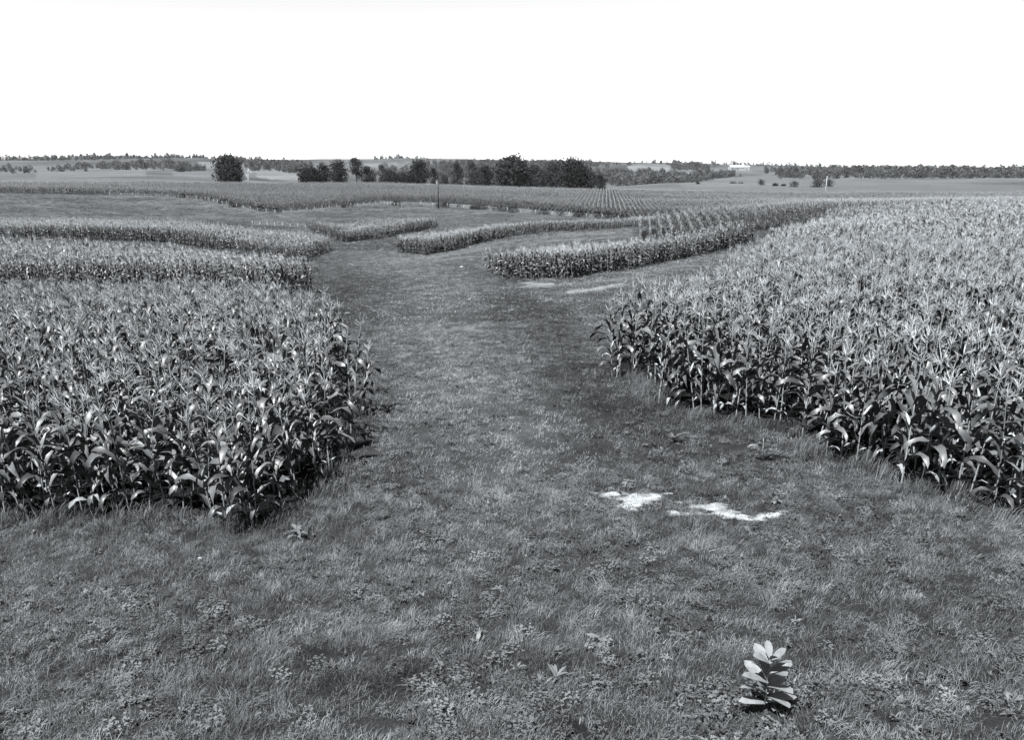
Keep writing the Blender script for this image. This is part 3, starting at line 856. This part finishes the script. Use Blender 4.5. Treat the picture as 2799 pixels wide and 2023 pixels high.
def blade(mb, base, az, el, L, W, droop=0.5, fold=0.2, segs=4, mat=0, tipround=0.75):
    """broad leaf with a midrib"""
    vs, fs = [], []
    ca, sa = math.cos(az), math.sin(az)
    x = z = 0.0
    for k in range(segs + 1):
        s = k / segs
        w = W * 0.5 * (math.sin(math.pi * min(s * tipround + 0.06, 1.0)) ** 0.8) if k < segs else W * 0.06
        a = el - droop * s * 1.6
        for q in (-1, 0, 1):
            lx, ly, lz = x, q * w, z + abs(q) * w * fold
            vs.append((base[0] + lx * ca - ly * sa, base[1] + lx * sa + ly * ca, base[2] + lz))
        x += math.cos(a) * L / segs; z += math.sin(a) * L / segs
    for k in range(segs):
        for j in range(2):
            fs.append((k * 3 + j, k * 3 + j + 1, (k + 1) * 3 + j + 1, (k + 1) * 3 + j))
    mb.add(vs, fs, mat)
def rosette(seed, n, L, W, el):
    rs = random.Random(seed); mb = MB()
    for k in range(n):
        blade(mb, (rs.uniform(-.03, .03), rs.uniform(-.03, .03), 0.01), rs.uniform(0, 6.28), rs.uniform(*el), L * rs.uniform(.35, 1.15), W * rs.uniform(.5, 1.1), rs.uniform(.2, 1.0), 0.25, 3)
    return mb
def clover(seed, n):
    rs = random.Random(seed); mb = MB()
    for k in range(n):
        a = rs.uniform(0, 6.28); r = 0.18 * math.sqrt(rs.random()); h = rs.uniform(.05, .14)
        b = (r * math.cos(a), r * math.sin(a), h); a0 = rs.uniform(0, 6.28)
        for j in range(3): blade(mb, b, a0 + j * 2.09, rs.uniform(-.2, .3), rs.uniform(.022, .036), .028, .2, 0.1, 2)
    return mb
WEEDF = [rosette(k, 15, 0.12, 0.036, (0.1, 1.1)).mesh('weed', [M['weed']]) for k in range(3)] + [clover(k, 26).mesh('weed', [M['weed']]) for k in range(3)] \
    + [rosette(9, 12, 0.17, 0.055, (0.3, 1.1)).mesh('weed', [M['weed']])]
n0 = 26000
y = rng.uniform(4, 45, n0); x = rng.uniform(-1, 1, n0) * (y * 0.7 + 2)
cl = fbm(x * 0.8, y * 0.8, 201, 3)
k = (rng.random(n0) < np.clip((cl - 0.47) * 4, 0.06, 0.7) * np.clip(14 / y, 0.35, 1)) & ~poly_mask(x, y, corn_polys) & ~poly_mask(x, y, SAND)
x, y = x[k], y[k]; z = ground_z(x, y); u, v = project(x, y, z); k = (u > -60) & (u < 2860) & (v < 2100)
x, y, z = x[k], y[k], z[k]; n = len(x)
o = scatter('weeds', np.stack([x, y, z + 0.02], -1), np.stack([rng.normal(0, .15, n), rng.normal(0, .15, n), rng.uniform(0, 6.28, n)], -1),
            np.repeat(rng.uniform(.35, .8, n)[:, None], 3, 1), rng.choice(7, n, p=[.13, .13, .13, .19, .19, .19, .04]), WEEDF,
            np.clip(rng.normal(0.95, 0.4, n), .35, 1.7))
tag(o, 'low clover and broad-leaved weeds scattered through the near grass', 'weeds', kind='stuff')
print('weeds', n)

# taller rank grass and weeds along the feet of the corn
RANK = [tuft(60 + k, 50, 0.20, 0.18, 0.42, 0.004, 0.8) for k in range(3)]
ex, ey = [], []
for key, lo, hi, dn in (('left_front', 0, 11, 9), ('right_front', 0, 11, 8), ('left_middle', 1, 7, 2), ('right_middle', 0, 9, 2)):
    pl = FIELDS[key]
    for i in range(lo, hi):
        a, b = pl[i], pl[i + 1]; L = np.hypot(*(b - a)); m = int(L * dn) + 1
        t = rng.random(m)
        ex.append(a[0] + (b[0] - a[0]) * t + rng.normal(0, .22, m)); ey.append(a[1] + (b[1] - a[1]) * t + rng.normal(-.15, .22, m))
x = np.concatenate(ex); y = np.concatenate(ey); z = ground_z(x, y); n = len(x)
o = scatter('rank_grass', np.stack([x, y, z], -1), np.stack([rng.normal(0, .15, n), rng.normal(0, .15, n), rng.uniform(0, 6.28, n)], -1),
            np.repeat(rng.uniform(.5, 1.2, n)[:, None], 3, 1), rng.integers(0, 3, n), RANK, np.clip(rng.normal(.85, .25, n), .4, 1.5))
tag(o, 'taller uncut grass along the feet of the corn', 'grass', kind='stuff')

# ------------------------------------------------------------------ single plants one can point to
def stem_obj(root, h, r, mat, lean=(0, 0)):
    mb = MB(); tube(mb, [(0, 0, 0), (lean[0] * .4, lean[1] * .4, h * .5), (lean[0], lean[1], h)], [r, r * .85, r * .6], 7)
    return mb.obj('stem', [mat], root, True)
def leaf_obj(root, base, az, el, L, W, droop, fold, mat, segs=6, tipround=0.78):
    mb = MB(); blade(mb, (0, 0, 0), 0, el, L, W, droop, fold, segs, 0, tipround)
    o = mb.obj('leaf', [mat], root, True); o.location = base; o.rotation_euler = (0, 0, az)
    return o
# milkweed in the lower right corner
g = ground_at(2088, 1950)
root = empty('milkweed_plant', g)
root.scale = (0.92, 0.92, 0.92); tag(root, 'pale broad-leaved milkweed standing in the lower right corner of the grass', 'milkweed')
H = 0.62
stem_obj(root, H, 0.009, M['milkweed'])
rs = random.Random(21)
for k in range(10):
    t = k / 9
    az0 = (0.30 if k % 2 == 0 else 0.30 + math.pi / 2) + rs.uniform(-.22, .22)
    h = 0.12 + t * (H - 0.13)
    L = 0.32 * (1 - 0.34 * t * t)
    for s in (0, math.pi):
        if k == 1 and s == 0: continue
        l_ = L * rs.uniform(0.8, 1.12)
        o = leaf_obj(root, (0, 0, h + rs.uniform(-.01, .01)), az0 + s + rs.uniform(-.2, .2), 0.40 + 0.55 * t + rs.uniform(-.14, .12), l_, l_ * rs.uniform(.36, .46), rs.uniform(.1, .42), rs.uniform(.15, .38), M['milkweed'])
        o.rotation_euler.x = rs.uniform(-.3, .3)
# pale stones at the lower edge
def stone(name_, u, v, r, label, flat=0.6):
    g = ground_at(u, v); rs = random.Random(u)
    vs, fs = [], []
    mb = MB(); n, mrg = 9, 6
    for i in range(mrg + 1):
        ph = math.pi * i / mrg
        for j in range(n):
            a = 6.283 * j / n; q = r * (1 + 0.18 * math.sin(3 * a + u) * math.sin(ph) + rs.uniform(-.07, .07))
            vs.append((q * math.sin(ph) * math.cos(a) * 1.2, q * math.sin(ph) * math.sin(a), q * math.cos(ph) * flat))
    for i in range(mrg):
        for j in range(n): fs.append((i * n + j, (i + 1) * n + j, (i + 1) * n + (j + 1) % n, i * n + (j + 1) % n))
    mb.add(vs, fs); o = mb.obj(name_, [M['stone']], None, True); o.location = g + Vector((0, 0, r * .42))
    tag(o, label, 'stone'); return o
stone('stone', 547, 1530, 0.035, 'tiny white stone in the grass before the left cornfield')
stone('stone', 1262, 731, 0.16, 'white stone on the waterway between the two curved corn strips')
# pale broad-leaved weed at the corner of the left corn
def broad_weed(u, v, label, n, L, W, mat, seed, h=0.12, el=(0.1, 0.9)):
    rs = random.Random(seed); g = ground_at(u, v)
    root = empty('broad_leaved_weed', g, rs.uniform(0, 6)); tag(root, label, 'weed', 'single weeds in the grass')
    stem_obj(root, h, 0.006, mat)
    for k in range(n):
        leaf_obj(root, (0, 0, h * (0.3 + 0.7 * k / n)), k * 2.4 + rs.uniform(-.7, .7), rs.uniform(*el), L * rs.uniform(.45, 1.1), W * rs.uniform(.6, 1.15), rs.uniform(.2, .9), .22, mat, 4)
broad_weed(812, 1478, 'pale broad-leaved weed at the front corner of the left cornfield', 12, 0.20, 0.09, M['pale_leaf'], 5, 0.22)
broad_weed(1640, 1768, 'dock weed with broad round leaves in the lower grass, left of the milkweed', 8, 0.19, 0.085, M['pale_leaf'], 6, 0.06, (0.05, 0.6))
broad_weed(1520, 1862, 'spiky pale weed tuft near the bottom edge of the grass', 9, 0.24, 0.032, M['pale_leaf'], 8, 0.05, (0.5, 1.1))
broad_weed(1305, 1765, 'low leafy weed in the near grass below the centre', 8, 0.15, 0.05, M['pale_leaf'], 11, 0.05, (0.3, 0.9))
broad_weed(1715, 1325, 'low broad-leaved weed just behind the bare white patch', 8, 0.15, 0.07, M['pale_leaf'], 9, 0.08, (0.1, 0.6))
broad_weed(2120, 1378, 'leafy weed right of the bare white patch, before the right cornfield', 8, 0.16, 0.07, M['pale_leaf'], 10, 0.1)
broad_weed(1205, 1480, 'dark tufted weed alone in the middle of the near grass', 9, 0.18, 0.05, M['corn_leaf'], 12, 0.1)
broad_weed(1845, 1210, 'sprawling weed in front of the right cornfield, left of the stray corn', 11, 0.28, 0.06, M['corn_leaf'], 13, 0.15)
# stray young corn plants outside the right field
def young_corn(u, v, sc, label, vi):
    g = ground_at(u, v); rc = RECIPES[vi]
    e = empty('young_corn_plant', g, vi * 1.3); e.scale = (sc, sc, sc)
    tag(e, label, 'corn plant')
    mb = MB(); H = 0.8; tube(mb, [(0, 0, 0), (0, 0, .4), (0.02, 0, H)], [.014, .012, .006], 6); mb.obj('stalk', [M['corn_stalk']], e, True)
    for k in range(7):
        part('leaf', LEAF_ME[(0, 2, 3, 4, 5, 4, 5)[k]], e, (0, 0, 0.1 + k * 0.11), (0, 0, math.pi * (k % 2) + 0.4 * math.sin(k * 7)), 0.75)
young_corn(2082, 1262, 0.62, 'stunted young corn plant standing alone before the right cornfield', 2)
young_corn(2150, 1225, 0.45, 'smaller stunted corn plant close to the right cornfield edge', 5)

# ------------------------------------------------------------------ trees
def tree_mesh(seed, h, w, nleaf, leaf, lobes=9, trunk=0.15, loose=0.0):
    """returns trunk MB and crown MB for a tree of height h and crown width w, foot at origin"""
    rs = random.Random(seed); tb = MB(); cb = MB()
    r0 = h * 0.022 + 0.05
    tube(tb, [(0, 0, -0.3), (0.02 * h, 0, h * .3), (0, 0.01 * h, h * .6), (0, 0, h * .85)], [r0 * 1.3, r0, r0 * .6, r0 * .15], 7)
    L = []
    for k in range(lobes):
        t = (k + 0.5) / lobes
        zz = h * (trunk + 0.10 + (0.86 - trunk) * t)
        prof = math.sin(math.pi * min(0.18 + 0.78 * t, 1)) ** 0.7
        rad = w * 0.5 * prof * rs.uniform(0.35, 0.75); a = k * 2.4 + rs.uniform(-.5, .5)
        q = Vector((rad * math.cos(a), rad * math.sin(a), zz))
        sz = w * rs.uniform(0.2, 0.30) * (0.7 + 0.5 * prof)
        L.append((q, sz))
        tube(tb, [(0, 0, zz * .55), tuple(q * 0.5 + Vector((0, 0, zz * .38))), tuple(q)], [r0 * .45, r0 * .3, r0 * .08], 5)
    for k in range(nleaf):
        q, sz = rs.choice(L)
        d = Vector((rs.gauss(0, 1), rs.gauss(0, 1), rs.gauss(0, 0.8))); d.normalize()
        pnt = q + d * sz * (rs.random() ** 0.4) * (1 + loose * rs.random())
        if pnt.z < h * trunk: pnt.z = h * trunk + rs.random() * .1 * h
        nn = (d + Vector((rs.gauss(0, .6), rs.gauss(0, .6), rs.gauss(0, .6) + .3))).normalized()
        s = nn.orthogonal().normalized(); t = nn.cross(s); an = rs.uniform(0, 6.28)
        s, t = s * math.cos(an) + t * math.sin(an), t * math.cos(an) - s * math.sin(an)
        e = leaf * rs.uniform(.6, 1.3)
        cb.add([pnt - s * e, pnt - t * e * .6, pnt + s * e, pnt + t * e * .6], [(0, 1, 2, 3)])
    return tb, cb
def tree(u, vtop, wpx, y, label, seed, mat='tree_leaf', trunk=0.12, nleaf=1700, loose=0.3, cat='tree', name='tree', group='trees along the far field edge', lobes=10):
    g = ground_col(u, y)
    b = float(ray(u, vtop)[1]) * y
    h = b - g.z; w = wpx / F * y * 0.92
    e = empty(name, g); tag(e, label, cat, group)
    tb, cb = tree_mesh(seed, h, w, nleaf, max(0.2, 0.042 * w), lobes, trunk, loose)
    tb.obj('trunk', [M['bark']], e, True); cb.obj('crown', [M[mat]], e)
    return e
tree(630, 433, 84, 452, 'large round dark tree standing alone at the left of the skyline', 1, lobes=16, nleaf=4200, trunk=.06)
TR = [
    (848, 463, 66, 452, 'low wide bush at the left end of the long tree row', 2), (886, 449, 50, 458, 'round-topped tree second from the left end of the tree row', 3),
    (928, 443, 62, 462, 'broad tree left of the tall slim one in the tree row', 4), (975, 430, 40, 456, 'tallest slim tree with bare lower trunk in the tree row', 5),
    (1008, 457, 46, 458, 'bush right of the tallest slim tree', 6), (1046, 450, 26, 460, 'thin ragged tree right of the tallest one', 7), (1070, 474, 60, 456, 'low shrubs closing the left group of the tree row', 8),
    (1146, 442, 64, 458, 'dark spreading tree left of the utility pole', 9), (1108, 484, 60, 456, 'low hedge between the left group and the dark spreading tree', 10), (1187, 457, 24, 458, 'narrow pointed tree just left of the utility pole', 11),
    (1215, 480, 34, 466, 'pale low bush right of the utility pole', 12), (1250, 443, 38, 460, 'dark upright tree first right of the utility pole', 13), (1292, 440, 46, 468, 'loose pale tree right of the dark upright one', 14),
    (1328, 455, 52, 464, 'ragged tree left of the big dark one', 15), (1400, 438, 112, 456, 'biggest dark tree in the middle of the tree row', 16), (1468, 456, 60, 470, 'grey tree right of the biggest dark one', 17),
    (1508, 444, 66, 476, 'pale rounded tree in the right group of the tree row', 18), (1562, 437, 84, 466, 'tall broad tree of the right group of the tree row', 19), (1604, 460, 56, 470, 'sloping tree at the right side of the tree row', 20),
    (1641, 478, 34, 448, 'small dark bush at the right end of the tree row', 21)]
for u, vt, w, y, lab, sd in TR:
    tall = sd in (5, 7, 11)
    tree(u, vt, w, y, lab, sd + 40, 'tree_leaf_pale' if sd in (12, 14, 17, 18, 20) else 'tree_leaf', trunk=0.32 if sd == 5 else 0.05, loose=0.6 if tall else .35, nleaf=4500 if w > 90 else 2400, lobes=14 if w > 60 else 8)
RS = [(2170, 497, 26, 560, 'small rounded shrub on the far right pasture, left of the dark pair'), (2233, 488, 38, 560, 'larger dark bush left of the thin right-hand pole'), (2264, 491, 30, 570, 'dark bush right beside the thin right-hand pole'),
      (2081, 492, 22, 600, 'lone shrub below the pale knoll on the right'), (2118, 502, 20, 580, 'low shrub left of two on the right pasture'), (2141, 504, 15, 580, 'smallest shrub of two on the right pasture'),
      (2004, 502, 22, 640, 'low shrub below the white farm'), (2026, 503, 18, 640, 'flat shrub right of the one below the white farm'), (1908, 499, 11, 640, 'tiny lone bush left on the right-hand pasture')]
for k, (u, vt, w, y, lab) in enumerate(RS):
    tree(u, vt, w, y, lab, 90 + k, 'tree_leaf', 0.02, 700, .3, 'shrub', 'shrub', 'shrubs on the far right pasture', 8)
# bare dead tree
g = ground_col(680, 446); e = empty('dead_tree', g); tag(e, 'bare white dead tree beside the large round tree on the left', 'dead tree')
mb = MB(); tube(mb, [(0, 0, -.2), (.1, 0, 4), (.35, 0, 7.0), (.5, 0, 9.6)], [.3, .24, .17, .05], 8); mb.obj('trunk', [M['dead_wood']], e, True)
for q in ([(.12, 0, 4.6), (1.0, .2, 6.6), (1.9, .3, 8.4)], [(.3, 0, 6.6), (.9, -.3, 8.0), (1.3, -.4, 9.0)], [(.1, 0, 4.0), (-.7, .1, 5.4), (-.9, 0, 6.3)], [(1.0, .2, 6.6), (2.2, 0, 7.2)]):
    mb = MB(); tube(mb, q, [.2, .13, .05][:len(q)], 6); mb.obj('branch', [M['dead_wood']], e, True)

# woods and hedges on the opposite hills
FARF = []
for k in range(5):
    tb, cb = tree_mesh(300 + k, 9 + k * 0.8, 8.5 + (k % 3) * 1.4, 200, 0.95, 9, 0.05, .25)
    FARF.append(cb.mesh('far_crown', [M['far_leaf']]))
FARM = ground_at(2018, 464)
print('farm', FARM)
WOODS_SCALE = 0.78
WOODS = [([(-300, 870), (3100, 870), (3100, 1720), (-300, 1720)], 'scattered trees and thickets over all the far hills', 0.0030, 0.8),
         ([(473, 462), (620, 458), (640, 470), (473, 474)], 'dark wood at the far left of the skyline below the hill fields', 0.012, 1.0),
         ([(0, 450), (473, 446), (473, 462), (0, 466)], 'wooded ridge running off to the left', 0.006, 1.0),
         ([(640, 446), (850, 446), (850, 462), (680, 468)], 'scattered trees on the hill between lone tree and tree row', 0.006, 1.0),
         ([(760, 462), (830, 462), (835, 472), (760, 474)], 'dark thicket on the hill left of the tree row', 0.012, 1.0),
         ([(1040, 466), (1400, 462), (1700, 474), (1980, 478), (1830, 502), (1640, 500), (1300, 490), (1060, 486)], 'dense wood filling the valley behind the tree row', 0.012, 1.0),
         ([(1100, 446), (1640, 450), (1700, 458), (1650, 466), (1150, 462)], 'trees on the hazy ridge behind the tree row', 0.004, 1.0),
         ([(1700, 446), (1840, 448), (1930, 455), (1930, 466), (1840, 464), (1830, 455), (1720, 453)], 'wooded ridge right of the tree row, above the pale field', 0.008, 1.0),
         ([(1935, 462), (1965, 460), (2060, 468), (2110, 470), (2100, 474), (1960, 488), (1930, 476)], 'trees below the white farm', 0.011, 1.0),
         ([(2100, 462), (2290, 466), (3000, 470), (3000, 486), (2290, 488), (2140, 486), (2110, 474)], 'dark wood on the right-hand hill', 0.011, 1.0),
         ([(473, 440), (1100, 440), (1100, 443), (473, 443)], 'sparse trees along the left skyline', 0.0006, 1.1)]
fx = []
for kk, (pts_, lab, dens, s_) in enumerate(WOODS):
    poly = P2([((p if b_ < 700 else c), a_, b_) for a_, b_ in pts_])
    x0, y0 = poly.min(0); x1, y1 = poly.max(0)
    n = min(int((x1 - x0) * (y1 - y0) * dens), 60000)
    x = rng.uniform(x0, x1, n); y = rng.uniform(y0, y1, n)
    k = in_poly(x, y, poly) & (fbm(x * .006, y * .004, 231 + kk, 3) > (0.41 if kk else 0.54))
    for q, _a in HILL_W: k &= ~in_poly(x, y, q)
    k &= ~((np.abs(x - FARM.x * y / FARM.y) < 42) & (y < FARM.y + 25) & (y > FARM.y - 260))
    x, y = x[k][:7000], y[k][:7000]; n = len(x)
    if n == 0: print('empty wood', lab); continue
    o = scatter('woodland', np.stack([x, y, ground_z(x, y) - .3], -1), np.stack([np.zeros(n), np.zeros(n), rng.uniform(0, 6.28, n)], -1),
                np.repeat((rng.uniform(.45, 1.1, n) * rng.uniform(.75, 1.25, n))[:, None], 3, 1) * s_ * WOODS_SCALE, rng.integers(0, 5, n), FARF)
    tag(o, lab, 'woodland', 'woods on the far hills', 'stuff'); print('wood', lab, n)

# ------------------------------------------------------------------ utility poles
def pole(u, y, vtop, label, mat, arm=True):
    g = ground_col(u, y); h = float(ray(u, vtop)[1]) * y - g.z
    e = empty('utility_pole', g); tag(e, label, 'utility pole')
    mb = MB(); tube(mb, [(0, 0, -.5), (0, 0, h * .5), (0, 0, h)], [.19, .16, .12], 9); mb.obj('shaft', [mat], e, True)
    if arm:
        mb = MB(); box(mb, (0, 0, h - .35), (1.5, .12, .14)); a = mb.obj('crossarm', [mat], e)
        for s in (-.65, -.25, .65):
            mb = MB(); tube(mb, [(s, 0, h - .28), (s, 0, h - .2), (s, 0, h - .08)], [.02, .07, .05], 7); mb.obj('insulator', [M['ceramic']], a, True)
        mb = MB(); tube(mb, [(-.38, -.05, h - 1.2), (-.38, -.05, h - 1.15), (-.38, -.05, h - .5), (-.38, -.05, h - .45)], [.14, .2, .2, .12], 9); mb.obj('transformer', [M['ceramic']], e, True)
    return e
pole(1199, 262, 492, 'dark utility pole standing at the edge of the far cornfield', M['pole_wood'])
pole(2254, 405, 481, 'thin pale pole on the far right, against the hillside', M['post_wood'], False)

# ------------------------------------------------------------------ wire fences
def fence(pts_, n, label, h=1.2, tall=None, skip=()):
    W = np.array([(q.x, q.y) for q in (ground_at(a_, b_) for a_, b_ in pts_)])
    seg = np.hypot(*np.diff(W, axis=0).T); cum = np.r_[0, np.cumsum(seg)]
    s = np.linspace(0, cum[-1], n); X_ = np.interp(s, cum, W[:, 0]); Y_ = np.interp(s, cum, W[:, 1]); Z_ = ground_z(X_, Y_)
    o0 = (X_[0], Y_[0], Z_[0]); e = empty('wire_fence', o0); tag(e, label, 'fence', 'wire fences')
    tops = []
    mes = []
    for k in range(4):
        rs = random.Random(k); mb = MB(); hh = h * rs.uniform(.9, 1.15); lx = rs.uniform(-.07, .07)
        tube(mb, [(0, 0, -.3), (lx * .4, 0, hh * .5), (lx, rs.uniform(-.05, .05), hh)], [.06, .055, .05], 7); mes.append(mb.mesh('post', [M['post_wood']], True))
    for k in range(n):
        loc = (X_[k] - o0[0], Y_[k] - o0[1], Z_[k] - o0[2])
        if k not in skip: part('post', mes[(k * 7) % 4], e, loc, (0, 0, k))
        tops.append(loc)
    for hh in (.4, .75, 1.1):
        mb = MB(); tube(mb, [(a_, b_, c_ + hh) for a_, b_, c_ in tops], [.006] * n, 3); mb.obj('wire', [M['wire']], e)
fence([(300, 536), (473, 541), (560, 548), (640, 567), (700, 578), (752, 585)], 22, 'wire fence of white posts along the far cornfield, left of its lowest point')
fence([(752, 585), (817, 580), (962, 566), (1040, 558), (1098, 566)], 22, 'wire fence of white posts climbing right from the low point to the pole')
fence([(1150, 562), (1199, 566), (1325, 573), (1447, 585), (1590, 594), (1690, 601)], 14, 'wire fence of spaced posts right of the utility pole')
fence([(690, 616), (740, 619), (790, 622), (835, 625)], 8, 'short run of white fence posts above the left corn strip', 0.95)

# brush growing along the far fence
BR = []
for k in range(4):
    tb, cb = tree_mesh(400 + k, 1.6, 2.4, 160, 0.16, 6, 0.02, .3); BR.append(cb.mesh('brush', [M['tree_leaf']]))
bx, by = [], []
for pts_, n in (([(480, 540), (560, 547), (640, 566), (752, 584)], 34), ([(930, 569), (975, 566)], 5), ([(1080, 562), (1110, 566)], 5), ([(1195, 566), (1330, 574), (1447, 584), (1590, 593), (1720, 602)], 70)):
    W = np.array([(q.x, q.y) for q in (ground_at(a_, b_) for a_, b_ in pts_)])
    cum = np.r_[0, np.cumsum(np.hypot(*np.diff(W, axis=0).T))]; s = rng.random(n) * cum[-1]
    s = s - (rng.random(n) < .6) * (s % 14) * .7
    bx.append(np.interp(s, cum, W[:, 0]) + rng.normal(0, .6, n)); by.append(np.interp(s, cum, W[:, 1]) + rng.normal(1.0, 1.0, n))
x = np.concatenate(bx); y = np.concatenate(by); n = len(x)
o = scatter('fence_brush', np.stack([x, y, ground_z(x, y) - .1], -1), np.stack([np.zeros(n), np.zeros(n), rng.uniform(0, 6.28, n)], -1), np.repeat(rng.uniform(.5, 1.1, n)[:, None], 3, 1), rng.integers(0, 4, n), BR)
tag(o, 'dark weeds and brush grown up along the far fence line', 'brush', kind='stuff')

# ------------------------------------------------------------------ white farm on the far hill
def gable(name_, u, y, w, d, wall, ridge, label, door=True, rz=0.2, dx=0, windows=3):
    g = ground_col(u, y); e = empty(name_, g + Vector((dx, 0, 0)), rz); e.scale = (FARM_S,) * 3; tag(e, label, 'farm building', 'white farmstead on the hill')
    mb = MB()
    vs = [(-w / 2, -d / 2, -2), (w / 2, -d / 2, -2), (w / 2, d / 2, -2), (-w / 2, d / 2, -2), (-w / 2, -d / 2, wall), (w / 2, -d / 2, wall), (w / 2, d / 2, wall), (-w / 2, d / 2, wall), (-w / 2, 0, ridge - .1), (w / 2, 0, ridge - .1)]
    mb.add(vs, [(0, 1, 5, 4), (1, 2, 6, 9, 5), (2, 3, 7, 6), (3, 0, 4, 8, 7)]); mb.obj('wall', [M['white_paint']], e)
    mb = MB(); ov = .5
    for s in (-1, 1):
        mb.add([(-w / 2 - ov, s * (d / 2 + ov), wall - .35), (w / 2 + ov, s * (d / 2 + ov), wall - .35), (w / 2 + ov, 0, ridge), (-w / 2 - ov, 0, ridge),
                (-w / 2 - ov, s * (d / 2 + ov), wall - .1), (w / 2 + ov, s * (d / 2 + ov), wall - .1), (w / 2 + ov, 0, ridge + .25), (-w / 2 - ov, 0, ridge + .25)],
               [(0, 1, 2, 3), (4, 7, 6, 5), (0, 4, 5, 1), (0, 3, 7, 4), (1, 5, 6, 2)])
    mb.obj('roof', [M['roof_metal']], e)
    if door:
        mb = MB(); box(mb, (0, -d / 2 - .03, 1.6), (min(3.4, w * .2), .1, 3.2)); mb.obj('door', [M['dark_opening']], e)
    for k in range(windows):
        x_ = (-.38 + .76 * k / max(windows - 1, 1)) * w
        if abs(x_) < w * .14: continue
        mb = MB(); box(mb, (x_, -d / 2 - .03, wall * .6), (1.2, .1, 1.5)); mb.obj('window', [M['dark_opening']], e)
FARM_Y = FARM.y; FARM_S = max(0.45, min(1.0, FARM.y / 1900)); print('farm scale', FARM_S, FARM.y)
gable('barn', 2012, FARM_Y, 34, 13, 5.5, 10.5, 'long low white barn on the far right hilltop')
gable('farmhouse', 2040, FARM_Y + 10, 13, 9, 6, 9.5, 'smaller white farmhouse right of the long barn', True, -.1, 0, 4)
g = ground_col(2030, FARM_Y + 16); e = empty('silo', g); e.scale = (FARM_S,) * 3; tag(e, 'white silo behind the long barn on the hill', 'silo')
mb = MB(); tube(mb, [(0, 0, -1), (0, 0, 14)], [2.8, 2.8], 14); mb.obj('wall', [M['white_paint']], e, True)
mb = MB(); tube(mb, [(0, 0, 14), (0, 0, 15.4), (0, 0, 16.4), (0, 0, 16.8)], [2.9, 2.5, 1.4, .3], 14); mb.obj('dome', [M['roof_metal']], e, True)

# ------------------------------------------------------------------ air
mb = MB(); box(mb, (0, 4000, -15), (26000, 17000, 110)); o = mb.obj('haze', []); tag(o, kind='stuff')
m, nt, N, L = new_mat('haze')
pv = nd(nt, 'ShaderNodeVolumePrincipled'); pv.inputs['Density'].default_value = 0.000018
pv.inputs['Color'].default_value = (0.95, 0.97, 1.0, 1)
ou = nd(nt, 'ShaderNodeOutputMaterial'); L.new(pv.outputs[0], ou.inputs['Volume'])
o.data.materials.append(m)
